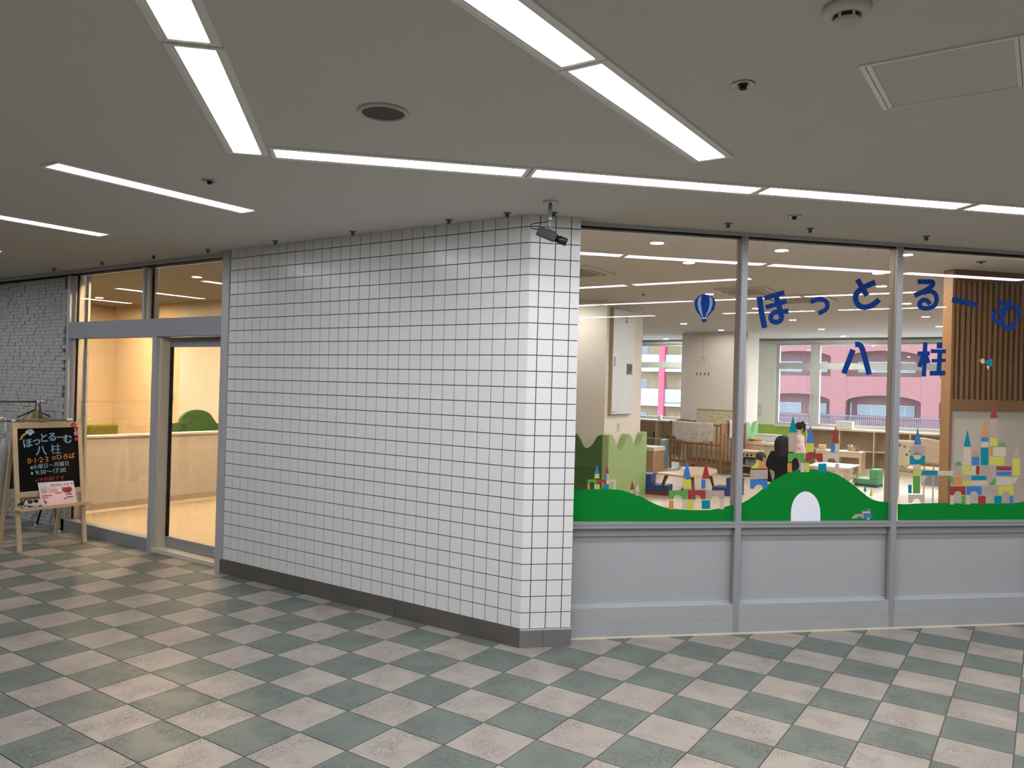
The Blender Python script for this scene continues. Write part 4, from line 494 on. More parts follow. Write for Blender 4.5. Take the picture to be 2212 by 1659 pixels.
LET={'ho':[([(1.6044,2.2662),(1.6066,2.2515),(1.6095,2.2305),(1.6135,2.2053),(1.6186,2.1784),(1.6258,2.1469),(1.6346,2.1108),(1.643,2.0776),(1.6488,2.0546)],[(1.6456,2.2722),(1.6477,2.2575),(1.6507,2.2367),(1.6545,2.2122),(1.6594,2.1865),(1.6664,2.1559),(1.6752,2.1201),(1.6835,2.0869),(1.6893,2.0639)]),([(1.6665,2.2447),(1.8125,2.2902)],[(1.6558,2.276),(1.8017,2.3217)]),([(1.6773,2.1842),(1.8306,2.2331)],[(1.6672,2.213),(1.8203,2.262)]),([(1.7242,2.2801),(1.7316,2.2615),(1.7419,2.2352),(1.7512,2.2094),(1.7585,2.1835),(1.765,2.157),(1.7695,2.1383)],[(1.7622,2.2937),(1.7696,2.275),(1.7802,2.2481),(1.79,2.2207),(1.7979,2.1931),(1.8046,2.1659),(1.8091,2.1471)]),([(1.7747,2.1507),(1.7742,2.1461),(1.7738,2.14),(1.7732,2.1343),(1.7723,2.1301),(1.7715,2.1284),(1.7694,2.1265),(1.7653,2.1234),(1.7602,2.1206),(1.7553,2.1186),(1.7519,2.1177),(1.7489,2.1176),(1.7445,2.1182),(1.7397,2.1196),(1.7356,2.1213),(1.7333,2.1227),(1.7322,2.1238),(1.7309,2.1257),(1.7299,2.1282),(1.7294,2.1307),(1.7294,2.1325),(1.7299,2.1346),(1.7314,2.1378),(1.7336,2.1415),(1.7364,2.1449),(1.7392,2.1476),(1.7422,2.1497),(1.7462,2.1518),(1.7512,2.1538),(1.757,2.1556),(1.763,2.157),(1.7694,2.1581),(1.777,2.1586),(1.7857,2.159),(1.795,2.1593),(1.8042,2.16),(1.8134,2.161),(1.8226,2.1622),(1.8312,2.1634),(1.8384,2.1644),(1.8435,2.1651)],[(1.8108,2.1482),(1.8103,2.1443),(1.8099,2.1379),(1.8089,2.1295),(1.8065,2.1199),(1.8013,2.1101),(1.7938,2.1024),(1.7856,2.0963),(1.7766,2.0913),(1.767,2.0873),(1.7567,2.0848),(1.746,2.0844),(1.7359,2.0858),(1.7264,2.0885),(1.7178,2.0921),(1.7098,2.097),(1.7032,2.1035),(1.6984,2.1109),(1.6952,2.1187),(1.6936,2.1269),(1.6936,2.1355),(1.6956,2.1439),(1.699,2.1518),(1.7036,2.1592),(1.7091,2.166),(1.7155,2.1722),(1.7229,2.1774),(1.7307,2.1815),(1.7389,2.1847),(1.7472,2.1873),(1.756,2.1895),(1.7656,2.1911),(1.7755,2.1918),(1.7849,2.1922),(1.7936,2.1926),(1.8014,2.1931),(1.8095,2.194),(1.8181,2.1952),(1.8265,2.1963),(1.8337,2.1973),(1.8389,2.1981)])],'tsu':[([(2.0152,2.2355),(2.02,2.2382),(2.0265,2.2419),(2.0337,2.2458),(2.0409,2.2494),(2.0476,2.2521),(2.0543,2.2543),(2.0617,2.2563),(2.0688,2.2579),(2.0753,2.2588),(2.0809,2.2589),(2.0864,2.2584),(2.0923,2.2571),(2.0979,2.2554),(2.1027,2.2533),(2.1062,2.2511),(2.1091,2.2486),(2.1117,2.2455),(2.1138,2.2421),(2.1151,2.2387),(2.1157,2.2353),(2.1158,2.2312),(2.1153,2.2266),(2.1142,2.2224),(2.1122,2.2186),(2.1093,2.2151),(2.1025,2.2103),(2.0914,2.2042),(2.0787,2.1979),(2.0669,2.1925),(2.0587,2.1885)],[(1.9983,2.2618),(2.0028,2.2643),(2.0093,2.2681),(2.0175,2.2725),(2.0265,2.277),(2.0356,2.2807),(2.0445,2.2836),(2.0536,2.2861),(2.0631,2.2882),(2.073,2.2896),(2.0831,2.2898),(2.0929,2.2889),(2.1024,2.2869),(2.1116,2.284),(2.1202,2.2802),(2.128,2.2754),(2.1347,2.2696),(2.1404,2.2629),(2.1449,2.2554),(2.1482,2.2472),(2.1497,2.2388),(2.1499,2.2305),(2.1489,2.2218),(2.1461,2.2123),(2.141,2.2027),(2.1328,2.1933),(2.1214,2.1849),(2.1078,2.1774),(2.094,2.1706),(2.0821,2.1651),(2.0741,2.1612)])],'to':[([(2.3398,2.4136),(2.4176,2.3047)],[(2.3741,2.4342),(2.4522,2.3252)]),([(2.488,2.4293),(2.4777,2.4249),(2.4627,2.4186),(2.4455,2.4112),(2.4282,2.4035),(2.4133,2.3963),(2.4011,2.3899),(2.3899,2.3837),(2.3794,2.3772),(2.3695,2.3703),(2.3604,2.3628),(2.3521,2.3549),(2.3446,2.3466),(2.3379,2.3376),(2.3324,2.3277),(2.3284,2.3168),(2.3264,2.3055),(2.3261,2.2939),(2.3272,2.2825),(2.3298,2.2714),(2.3338,2.261),(2.3395,2.2513),(2.3467,2.2425),(2.355,2.2348),(2.3643,2.2281),(2.3744,2.2227),(2.3853,2.2188),(2.3967,2.2163),(2.4085,2.2151),(2.4205,2.2151),(2.4326,2.2163),(2.4451,2.2187),(2.4577,2.2223),(2.4705,2.2269),(2.4829,2.2323),(2.4952,2.2388),(2.5075,2.2471),(2.5194,2.2567),(2.53,2.2662),(2.5387,2.2742),(2.5447,2.2796)],[(2.5053,2.3949),(2.4948,2.3904),(2.4799,2.3841),(2.463,2.3769),(2.4466,2.3697),(2.4331,2.3631),(2.422,2.3574),(2.4121,2.3519),(2.4035,2.3466),(2.3961,2.3414),(2.3895,2.336),(2.3835,2.3303),(2.3783,2.3246),(2.3741,2.319),(2.3712,2.3138),(2.3693,2.3088),(2.3683,2.3031),(2.3682,2.2963),(2.3689,2.2891),(2.3704,2.2823),(2.3725,2.2769),(2.3753,2.2723),(2.3792,2.2676),(2.3838,2.2632),(2.3889,2.2596),(2.3939,2.2569),(2.399,2.2551),(2.4051,2.2538),(2.4118,2.2531),(2.4191,2.2531),(2.4267,2.2539),(2.435,2.2555),(2.4443,2.2582),(2.4541,2.2617),(2.4636,2.2659),(2.4722,2.2704),(2.4809,2.2762),(2.4905,2.2841),(2.5001,2.2927),(2.5086,2.3006),(2.5149,2.3062)])],'ha':[([(2.3181,1.942),(2.2518,1.774)],[(2.3578,1.9297),(2.2913,1.7615)]),([(2.3549,1.9528),(2.3613,1.9535),(2.3692,1.9545),(2.3747,1.9548),(2.3768,1.9543),(2.3782,1.9532),(2.3808,1.9506),(2.3846,1.9449),(2.3898,1.9345),(2.3962,1.9186),(2.4032,1.898),(2.4106,1.875),(2.418,1.8523),(2.4259,1.8279),(2.4343,1.8016),(2.4419,1.7779),(2.4471,1.7614)],[(2.3505,1.9905),(2.3565,1.9912),(2.3665,1.9924),(2.3803,1.9925),(2.395,1.9888),(2.4065,1.9818),(2.4151,1.9732),(2.4222,1.9626),(2.4291,1.9491),(2.4364,1.931),(2.4438,1.9093),(2.4513,1.886),(2.4587,1.8633),(2.4667,1.8389),(2.4751,1.8124),(2.4827,1.7887),(2.488,1.7721)])],'ru':[([(2.8298,2.4151),(2.8415,2.4157),(2.8583,2.4167),(2.8767,2.4176),(2.8935,2.4183),(2.9095,2.4192),(2.9249,2.4202),(2.936,2.4204),(2.9378,2.4205),(2.9329,2.4254),(2.9323,2.4278),(2.9311,2.425),(2.9276,2.4201),(2.9214,2.414),(2.912,2.4066),(2.8997,2.3984),(2.8849,2.3897),(2.8645,2.3794),(2.839,2.3677),(2.8148,2.3571),(2.798,2.3496)],[(2.8286,2.4501),(2.8402,2.4508),(2.8571,2.4518),(2.8758,2.4527),(2.8926,2.4534),(2.908,2.4543),(2.9244,2.4554),(2.9407,2.4555),(2.9576,2.4517),(2.9707,2.4378),(2.9716,2.4225),(2.9667,2.4101),(2.959,2.3993),(2.949,2.3894),(2.9367,2.3796),(2.922,2.3698),(2.9048,2.3598),(2.8825,2.3485),(2.8561,2.3365),(2.8316,2.3257),(2.8148,2.3183)]),([(2.88,2.3391),(2.8879,2.342),(2.8988,2.3463),(2.9105,2.3506),(2.9212,2.3538),(2.9285,2.3549),(2.9339,2.3544),(2.9401,2.3528),(2.9461,2.3504),(2.9516,2.3473),(2.9557,2.3441),(2.9587,2.3407),(2.9614,2.3362),(2.9636,2.3307),(2.9651,2.3247),(2.9659,2.3188),(2.966,2.3127),(2.9653,2.306),(2.9638,2.2993),(2.9617,2.2932),(2.9592,2.2885),(2.9561,2.2847),(2.9521,2.2809),(2.9472,2.2773),(2.9414,2.274),(2.9354,2.2712),(2.9285,2.2688),(2.9203,2.2668),(2.9114,2.2653),(2.9028,2.2643),(2.8952,2.264),(2.8884,2.2642),(2.8818,2.265),(2.8759,2.2663),(2.8714,2.2677),(2.8692,2.2688),(2.8684,2.2695),(2.8677,2.2706),(2.8672,2.2721),(2.867,2.2738),(2.8671,2.2751),(2.8679,2.2774),(2.87,2.2811),(2.8729,2.2849),(2.8758,2.2877),(2.8777,2.289),(2.8802,2.2899),(2.8843,2.2907),(2.889,2.2909),(2.8934,2.2906),(2.8962,2.29),(2.8995,2.288),(2.9049,2.2835),(2.9109,2.2777),(2.9165,2.2719),(2.9207,2.2677)],[(2.8667,2.3691),(2.8741,2.3719),(2.8852,2.3762),(2.8986,2.3811),(2.9132,2.3853),(2.9278,2.3874),(2.9414,2.3865),(2.9536,2.3836),(2.9646,2.3792),(2.9743,2.3736),(2.9829,2.367),(2.99,2.359),(2.9954,2.35),(2.9991,2.3407),(3.0016,2.3312),(3.0029,2.3218),(3.003,2.3122),(3.0019,2.3021),(2.9997,2.2921),(2.9962,2.2822),(2.9912,2.2729),(2.9847,2.2645),(2.977,2.2573),(2.9685,2.2511),(2.9595,2.2459),(2.9498,2.2415),(2.9392,2.2379),(2.9279,2.2351),(2.9164,2.2331),(2.9052,2.2318),(2.8945,2.2314),(2.8843,2.2318),(2.8741,2.233),(2.8644,2.2351),(2.8552,2.2382),(2.8466,2.2427),(2.8393,2.249),(2.8343,2.2565),(2.8313,2.2645),(2.8303,2.2727),(2.8312,2.2811),(2.8341,2.2892),(2.8385,2.297),(2.8442,2.3045),(2.8514,2.3114),(2.8602,2.3172),(2.8701,2.3209),(2.8801,2.3229),(2.8906,2.3235),(2.9012,2.3226),(2.9124,2.3196),(2.9227,2.3139),(2.9315,2.3068),(2.9388,2.2996),(2.9446,2.2937),(2.9484,2.2899)])],'bar':[([(3.1055,2.3009),(3.3216,2.2714)],[(3.1133,2.3385),(3.3295,2.3092)])],'mu':[([(3.478,2.3092),(3.6115,2.2674)],[(3.4913,2.3392),(3.6249,2.2975)]),([(3.5753,2.3475),(3.5691,2.3382),(3.5602,2.3248),(3.5499,2.3091),(3.5397,2.2928),(3.5311,2.2776),(3.5241,2.2636),(3.5176,2.2497),(3.5118,2.2357),(3.5073,2.2217),(3.5044,2.2081),(3.5033,2.1949),(3.5039,2.1821),(3.5061,2.1698),(3.5102,2.1582),(3.5164,2.1473),(3.5254,2.1376),(3.5363,2.1297),(3.5483,2.1235),(3.5609,2.119),(3.5742,2.1167),(3.5879,2.1172),(3.6009,2.1201),(3.6128,2.125),(3.6237,2.1313),(3.6337,2.1395),(3.6416,2.1503),(3.6471,2.162),(3.6509,2.173),(3.6537,2.1821),(3.6556,2.1879)],[(3.6099,2.331),(3.6037,2.3215),(3.5948,2.3082),(3.5847,2.293),(3.5751,2.2776),(3.5673,2.2637),(3.5608,2.2509),(3.5549,2.2381),(3.5498,2.2259),(3.5461,2.2146),(3.544,2.2045),(3.5432,2.1952),(3.5436,2.1862),(3.5451,2.1781),(3.5474,2.1714),(3.5502,2.1664),(3.5541,2.1622),(3.5599,2.1581),(3.5668,2.1545),(3.5736,2.1521),(3.5784,2.1512),(3.5824,2.1514),(3.5878,2.1527),(3.5937,2.1551),(3.5992,2.1582),(3.6028,2.1611),(3.6058,2.1652),(3.6091,2.1727),(3.6122,2.1817),(3.6149,2.1905),(3.6171,2.1969)]),([(3.5517,2.2759),(3.5462,2.2764),(3.538,2.2773),(3.5275,2.2782),(3.5159,2.2783),(3.5041,2.2771),(3.4932,2.2744),(3.4824,2.2709),(3.4718,2.2664),(3.4617,2.2607),(3.4527,2.2537),(3.4457,2.2453),(3.4408,2.2363),(3.4376,2.227),(3.436,2.2175),(3.4361,2.208),(3.4382,2.1985),(3.442,2.189),(3.4473,2.18),(3.454,2.1717),(3.4633,2.1646),(3.4748,2.1604),(3.4864,2.1592),(3.4977,2.1599),(3.5084,2.1621),(3.5192,2.1665),(3.5285,2.174),(3.5346,2.1824),(3.5389,2.1903),(3.542,2.1965),(3.544,2.2003)],[(3.5472,2.2454),(3.5412,2.246),(3.5331,2.2469),(3.5246,2.2476),(3.5166,2.2478),(3.5102,2.2471),(3.5035,2.2454),(3.4957,2.2429),(3.4883,2.2398),(3.4823,2.2365),(3.4785,2.2336),(3.4759,2.2303),(3.4735,2.226),(3.4719,2.2211),(3.471,2.2161),(3.4711,2.2118),(3.4721,2.2072),(3.4744,2.2015),(3.4776,2.196),(3.4808,2.192),(3.4825,2.1905),(3.484,2.1901),(3.488,2.1898),(3.4931,2.1901),(3.4979,2.1911),(3.5,2.1917),(3.5011,2.1927),(3.5037,2.1966),(3.5068,2.2022),(3.5097,2.2082),(3.512,2.2126)]),([(3.6333,2.3007),(3.6492,2.2066)],[(3.6669,2.3058),(3.6829,2.2115)])],'hashira':[([(2.8858,2.007),(2.881,1.7659)],[(2.9211,2.0069),(2.9164,1.7656)]),([(2.8441,1.9105),(2.9419,1.9157)],[(2.8425,1.9403),(2.9402,1.9457)]),([(2.8697,1.9146),(2.8675,1.9044),(2.8643,1.8903),(2.8603,1.8769),(2.8545,1.8634),(2.8475,1.8491),(2.8423,1.8388)],[(2.9029,1.9092),(2.9007,1.8989),(2.8972,1.8839),(2.8925,1.8681),(2.8858,1.8523),(2.8784,1.8372),(2.8732,1.8269)]),([(2.8982,1.9112),(2.9219,1.8566)],[(2.9257,1.9208),(2.9495,1.8662)]),([(2.9957,2.009),(2.9955,1.9672)],[(3.0403,2.0095),(3.04,1.9676)]),([(2.9481,1.9329),(3.0704,1.9352)],[(2.9479,1.9603),(3.0702,1.9627)]),([(2.9582,1.8661),(3.0715,1.873)],[(2.9565,1.8908),(3.0699,1.8978)]),([(2.9459,1.773),(3.0696,1.7779)],[(2.9444,1.8069),(3.0682,1.812)]),([(3.0034,1.9494),(2.9984,1.7924)],[(3.0405,1.949),(3.0355,1.7918)])]}
BAL={'navy':[(1.3087,2.2052),(1.3063,2.2198),(1.3003,2.2335),(1.2909,2.2456),(1.2786,2.2555),(1.264,2.2626),(1.2478,2.2667),(1.2309,2.2675),(1.2141,2.2651),(1.1983,2.2594),(1.1842,2.2509),(1.1725,2.2399),(1.1639,2.227),(1.1587,2.2129),(1.1573,2.1982),(1.1664,2.1619),(1.1874,2.1344),(1.2082,2.1131),(1.2132,2.1038),(1.2477,2.1053),(1.2522,2.115),(1.2751,2.1414),(1.3002,2.168)],'stripe1':[(1.2075,2.2588),(1.1844,2.2387),(1.1787,2.2005),(1.1879,2.1629),(1.2115,2.1183),(1.2202,2.1187),(1.2102,2.1639),(1.2023,2.2016),(1.2046,2.2397)],'stripe2':[(1.2616,2.2602),(1.2621,2.2424),(1.2652,2.2045),(1.2575,2.166),(1.2384,2.1208),(1.2472,2.1212),(1.2746,2.1605),(1.2883,2.2055),(1.2824,2.2434)],'basket':[(1.2133,2.1019),(1.2471,2.1034),(1.2464,2.0799),(1.2139,2.0785)],'w1':[(1.2157,2.1135),(1.2258,2.1139),(1.2261,2.1025),(1.216,2.1021)],'w2':[(1.2325,2.1142),(1.244,2.1147),(1.2444,2.1033),(1.2329,2.1028)]}
FISH=[('orange',[(3.3289,1.8939),(3.3537,1.9027),(3.3542,1.8868)]),('beige',[(3.3562,1.8948),(3.3686,1.9118),(3.388,1.8992),(3.3873,1.8727),(3.3583,1.875)]),('teal',[(3.4511,1.878),(3.4499,1.8835),(3.4466,1.8885),(3.4415,1.8927),(3.435,1.8959),(3.4274,1.8978),(3.4193,1.8982),(3.4112,1.8972),(3.4037,1.8949),(3.3974,1.8913),(3.3925,1.8867),(3.3896,1.8815),(3.3887,1.876)]),('blue',[(3.4262,1.8971),(3.4501,1.9125),(3.4509,1.8847)]),('teal',[(3.3886,1.8793),(3.451,1.8814),(3.4518,1.8548),(3.4274,1.8561)]),('beige',[(3.4029,1.8599),(3.4312,1.8542),(3.4191,1.8253)])]
FILM = dict(blue='#3f76b5', yellow='#c3bf52', red='#993c38', green='#5c9a48', orange='#cf8748', teal='#0a8390', beige='#c6b7a1', olive='#7d8a4e', white='#f0f0f8', hill='#00802c', navy='#06357f', sky='#7f9fb6')
MFILM = {k: mat('film_'+k, v, .65, 0, .02, 9, spec=.15) for k, v in FILM.items()}
MFILM['wood'] = grain('film_wood', '#bba898', '#a08b80', 2.2, (1, 1, .25), .5)
def film(z0): return lambda a, b, t: F(a, FG-z0-t, b)
def sticker(name, label, key, data, part, z0, cat='window sticker', group=None):
    if len(data) == 1:
        return tag(MB().prism(data[0][1], film(z0), .0004).build(name, MFILM[data[0][0]]), label, cat, group)
    t = thing(name, label, cat, (0, 0, 0), 0, group)
    for c, pts in data: MB().prism(pts, film(z0), .0004).build(part, MFILM[c], t)
    return t
sticker('hill_sticker', 'green hill film across the bottom of the balloon pane', 'h1', STICK['h1'], '', .0004)
sticker('hill_sticker', 'big round green hill film around the white archway', 'h2', STICK['h2'], '', .0004)
sticker('hill_sticker', 'low flat green hill film under the tallest castle', 'h3', STICK['h3'], '', .0004)
sticker('archway_sticker', 'white arched tunnel opening in the round green hill', 'd2', STICK['d2'], '', .0004)
for k, nm, lb in (('c1', 'castle_sticker', 'smallest toy-block castle sticker at the far left of the glass'), ('c2', 'castle_sticker', 'toy-block castle sticker in the dip of the balloon pane'),
                  ('c3', 'castle_sticker', 'toy-block castle sticker on top of the round hill'), ('c3h', 'house_sticker', 'toy-block house sticker with yellow and orange roof on a blue arch'),
                  ('c4', 'tower_sticker', 'toy-block tower sticker with blue cone and teal bridge'), ('c5', 'castle_sticker', 'largest toy-block castle sticker with many towers at the right'),
                  ('truck', 'truck_sticker', 'toy-block truck sticker on the lower slope of the round hill')):
    sticker(nm, lb, k, STICK[k], 'block', .0010, group='toy block stickers on the glass')
for k, lb in (('t1', 'red toy-block fir tree sticker by the smallest castle'), ('t2', 'beige toy-block fir tree sticker by the smallest castle'), ('t3', 'teal toy-block fir tree sticker on the right slope of the hill'), ('t4', 'yellow toy-block fir tree sticker on the right slope of the hill')):
    sticker('tree_sticker', lb, k, STICK[k], 'block', .0010, group='fir tree stickers')
sticker('fish_sticker', 'small fish sticker of teal, blue and beige pieces on the slatted wall pane', 'f', FISH, 'block', .0010)
LL = {'ho': 'dark blue cut-out letter at the left end of the upper arc', 'tsu': 'small curved dark blue cut-out letter, second in the upper arc', 'to': 'dark blue cut-out letter with crossed curve, third in the upper arc',
      'ru': 'dark blue looped cut-out letter beside the second mullion', 'bar': 'dark blue slanted bar letter on the slatted wall pane', 'mu': 'dark blue looped letter at the right edge of the upper arc',
      'ha': 'dark blue cut-out character of two leaning strokes in the lower line', 'hashira': 'dark blue cut-out many-stroked character in the lower line'}
for k, strokes in LET.items():
    m = MB()
    for i_, (L_, R_) in enumerate(strokes): m.ribbon(L_, R_, film(.0004), .0004+.0001*i_)
    tag(m.build('window_letter', MFILM['navy']), LL[k], 'letter', 'blue letters on the shop front')
t = thing('balloon_sticker', 'blue striped hot-air balloon sticker on the first pane', 'window sticker')
MB().prism(BAL['navy'], film(.0004), .0004).build('envelope', MFILM['navy'], t)
for k in ('stripe1', 'stripe2'): MB().prism(BAL[k], film(.0009), .0003).build('stripe', MFILM['sky'], t)
MB().prism(BAL['basket'], film(.0004), .0004).build('basket', MFILM['navy'], t)
for k in ('w1', 'w2'): MB().prism(BAL[k], film(.0009), .0003).build('rope_gap', mat('film_pale', '#c9d3dc', .5), t)

# ================================================================ A-frame chalkboard
EX, EY = -2.0, -.40
es = thing('chalkboard_easel', 'wooden A-frame chalkboard sign with hand-lettered text', 'chalkboard', (EX, EY, 0))
TOP = 1.155; LEAN = .17/TOP
def E_(y, z, d=0.0): return (-LEAN*z+d, y-EY, z)
for y in (-.68, -.098): MB().bar(E_(y, 0), E_(y, TOP), .036, .024, (1, 0, 0)).build('leg', M_WOODL, es)
BK = .49
for y in (-.665, -.115): MB().bar((-BK, y-EY+(.03 if y < -.3 else -.02), 0), (-LEAN*TOP-.025, y-EY, TOP-.01), .034, .022, (1, 0, 0)).build('back_leg', M_WOODL, es)
for z0, z1 in ((1.105, TOP), (.487, .530)):
    MB().bar(E_(-.69, (z0+z1)/2, .004), E_(-.09, (z0+z1)/2, .004), .02, z1-z0).build('rail', M_WOODX if False else M_WOODL, es)
MB().bar((-BK*.62-.07, -.66-EY, .42), (-BK*.62-.07, -.12-EY, .42), .02, .03).build('back_rail', M_WOODL, es)
MB().prism([(-.663, .53), (-.115, .53), (-.115, 1.105), (-.663, 1.105)], lambda a, b, t_: E_(a, b, -.006+t_), .008).build('board', mat('chalkboard_black', '#050505', .7, 0, .1, 30, spec=.2), es)
MB().prism([(-.663, .53), (-.115, .53), (-.115, 1.105), (-.663, 1.105)], lambda a, b, t_: (-.04-(BK-.04)*(1-b/TOP)-.16*b/TOP, a-EY, b), .006).build('back_board', mat('hardboard', '#7d5f3d', .8), es)
tr = MB().box(-LEAN*.39-.01, -.71-EY, .375, -LEAN*.39+.115, -.075-EY, .385).build('tray', M_WOODL, es)
MB().box(-LEAN*.39+.105, -.70-EY, .372, -LEAN*.39+.117, -.085-EY, .402).build('tray_lip', M_WOODL, es)
CH = {k: mat('chalk_'+k, v, .9, 0, .1, 120) for k, v in dict(blue='#8fbede', orange='#d6984f', pale='#a9cfe0', red='#b5453c', white='#d9dbe0', yellow='#cbb56a').items()}
def zx(a): return -.65+(a-155)/585*.525
def zz(a, b): return 1.105-(b-375+(a-155)*.018)/580*.575
def chalk(txt, a, b, size, c, off=0.0, rot=0.0):
    yc, zc_ = zx(a), zz(a, b)
    def fn(x, y, t_):
        y -= size*.36; X, Y = x*math.cos(rot)-y*math.sin(rot), x*math.sin(rot)+y*math.cos(rot)
        return E_(yc+X, zc_+Y, .0035)
    text_mesh(txt, size, CH[c], 'lettering', es, fn, offset=off)
for ch, a, b, rt_ in zip('ほっとるーむ', (238, 326, 402, 486, 566, 642), (512, 492, 464, 456, 462, 478), (.12, .08, .05, .0, -.05, -.03)): chalk(ch, a, b, .074 if ch == 'ー' else .090, 'blue', .002, rt_)
chalk('八', 370, 580, .098, 'blue', .002); chalk('柱', 515, 572, .100, 'blue', 0)
chalk('0·1·2·3', 335, 668, .068, 'orange', .001, .04); chalk('の', 495, 656, .045, 'orange', .0008, .04); chalk('ひろば', 612, 645, .058, 'orange', .001, .04)
chalk('♦', 268, 738, .030, 'pale', 0, .0); chalk('♦', 270, 790, .030, 'pale', 0, .0); chalk('水曜日～月曜日', 462, 722, .048, 'pale', 0, .05); chalk('9:30～17:30', 455, 778, .056, 'pale', .0004, .03); chalk('※予約制です', 445, 852, .048, 'red', 0, .03)
cl = MB()
for a, b, r in ((238, 410, 17), (255, 398, 17), (278, 398, 19), (295, 410, 14), (268, 424, 17)):
    cl.lathe([(0, 0), (r*.0009, 0), (r*.0009, .003), (0, .003)], (0, 0, 0), 16, axis=0); n_ = 64
    cl.v[-n_:] = [E_(zx(a)+v[1], zz(a, b)+v[2], .003+v[0]) for v in cl.v[-n_:]]
cl.build('cloud_cutout', CH['white'], es)
MB().ribbon([(zx(165), zz(165, 478)), (zx(180), zz(180, 445)), (zx(200), zz(200, 425)), (zx(225), zz(225, 415))], [(zx(180), zz(180, 480)), (zx(196), zz(196, 455)), (zx(212), zz(212, 440)), (zx(228), zz(228, 432))], lambda a, b, t_: E_(a, b, .003+t_), .002).build('rainbow_cutout', CH['yellow'], es)
# paper blossoms pinned on the corner
def blossom(a, b, r, c, label, d=.016):
    t = thing('paper_blossom', label, 'blossom', (0, 0, 0), 0, 'paper blossoms on the chalkboard frame')
    y0, z0 = zx(a), zz(a, b); base = Vector((EX, EY, 0)); ctr = base+Vector(E_(y0, z0, d)); t.location = ctr
    for k in range(5):
        an = k*2*PI/5+PI/2; m = MB().ball((0, r*.55*math.cos(an), r*.55*math.sin(an)), (.003, r*.45, r*.45), 10, 6); m.build('petal', c, t, True)
    MB().ball((.003, 0, 0), (.003, r*.22, r*.22), 8, 6).build('centre', mat('blossom_core', '#e8c9a0', .7), t, True)
MR_, MP_ = mat('blossom_red', '#b43a4e', .7), mat('blossom_pink', '#cf8fb4', .7)
blossom(705, 345, .030, MR_, 'largest red paper blossom on the chalkboard corner'); blossom(728, 425, .026, MP_, 'pink paper blossom on the chalkboard frame'); blossom(724, 480, .020, MR_, 'smallest red paper blossom below the pink one')
blossom(718, 388, .016, mat('blossom_rose', '#c06a86', .7), 'tiny rose paper blossom between red and pink ones', .020)
# notice card on the tray
cd = thing('notice_card', 'printed white and pink notice card standing on the chalkboard tray', 'card', (EX, EY, 0))
def K_(y, z, d=0.0): return (.013-(z-.385)*.34+d, y-EY, z)
def paper():
    m = bpy.data.materials.new('card_paper'); m.use_nodes = True; n = m.node_tree.nodes; l = m.node_tree.links; b = n['Principled BSDF']
    g_ = n.new('ShaderNodeNewGeometry'); s_ = n.new('ShaderNodeSeparateXYZ'); r_ = n.new('ShaderNodeMapRange'); r_.inputs[1].default_value = .385; r_.inputs[2].default_value = .58
    mx = n.new('ShaderNodeMix'); mx.data_type = 'RGBA'; mx.inputs[6].default_value = lin('#f3c9cc')+[1]; mx.inputs[7].default_value = lin('#f4eef2')+[1]
    l.new(g_.outputs['Position'], s_.inputs[0]); l.new(s_.outputs[2], r_.inputs[0]); l.new(r_.outputs[0], mx.inputs[0]); l.new(mx.outputs[2], b.inputs['Base Color']); b.inputs['Roughness'].default_value = .6; return m
MB().prism([(-.505, .386), (-.182, .386), (-.190, .598), (-.512, .604)], lambda a, b, t_: K_(a, b, t_-.002), .002).build('sheet', paper(), cd)
def ptext(txt, y, z, size, c, off=0, al='LEFT'): text_mesh(txt, size, c, 'print', cd, lambda x, yy, t_: K_(y+x, z+yy, .0012), offset=off, align=al)
MI = mat('print_navy', '#2f3350', .8); MIR = mat('print_red', '#bf4a50', .8); MIO = mat('print_orange', '#d08a5a', .8)
ptext('3月のおしらせ', -.405, .562, .0265, MI, .0006); ptext('♥', -.218, .567, .016, MI); ptext('ほっとるーむ', -.495, .560, .013, mat('print_grey', '#9a9aa6', .8))
MB().prism([(-.495, .545), (-.36, .547), (-.36, .550), (-.495, .548)], lambda a, b, t_: K_(a, b, .001+t_), .0005).build('print', MIR, cd)
for z_, a, b, c in ((.527, -.492, -.44, MIO), (.527, -.425, -.345, MIO), (.510, -.492, -.44, MIO), (.510, -.425, -.345, MIO), (.480, -.49, -.40, MIR), (.462, -.49, -.44, MIR), (.494, -.37, -.31, MIR), (.475, -.28, -.22, MI), (.450, -.275, -.215, MI), (.538, -.31, -.215, MIR)):
    MB().prism([(a, z_), (b, z_), (b, z_+.008), (a, z_+.008)], lambda p, q_, t_: K_(p, q_, .001+t_), .0005).build('print', c, cd)
cl = MB()
for a, b, r in ((-.292, .522, .016), (-.270, .528, .018), (-.246, .527, .018), (-.226, .521, .015), (-.26, .512, .02), (-.24, .509, .016), (-.28, .510, .015), (-.25, .498, .010)):
    o_ = len(cl.v); cl.lathe([(0, 0), (r, 0), (r, .0006), (0, .0006)], (0, 0, 0), 16, axis=0); cl.v[o_:] = [K_(a+v[1], b+v[2], .001+v[0]) for v in cl.v[o_:]]
cl.build('cloud_print', MIR, cd)
MB().prism([(-.30, .437), (-.275, .437), (-.275, .447), (-.30, .447)], lambda p, q_, t_: K_(p, q_, .001+t_), .0005).build('print', mat('print_brick', '#b0503c', .8), cd)
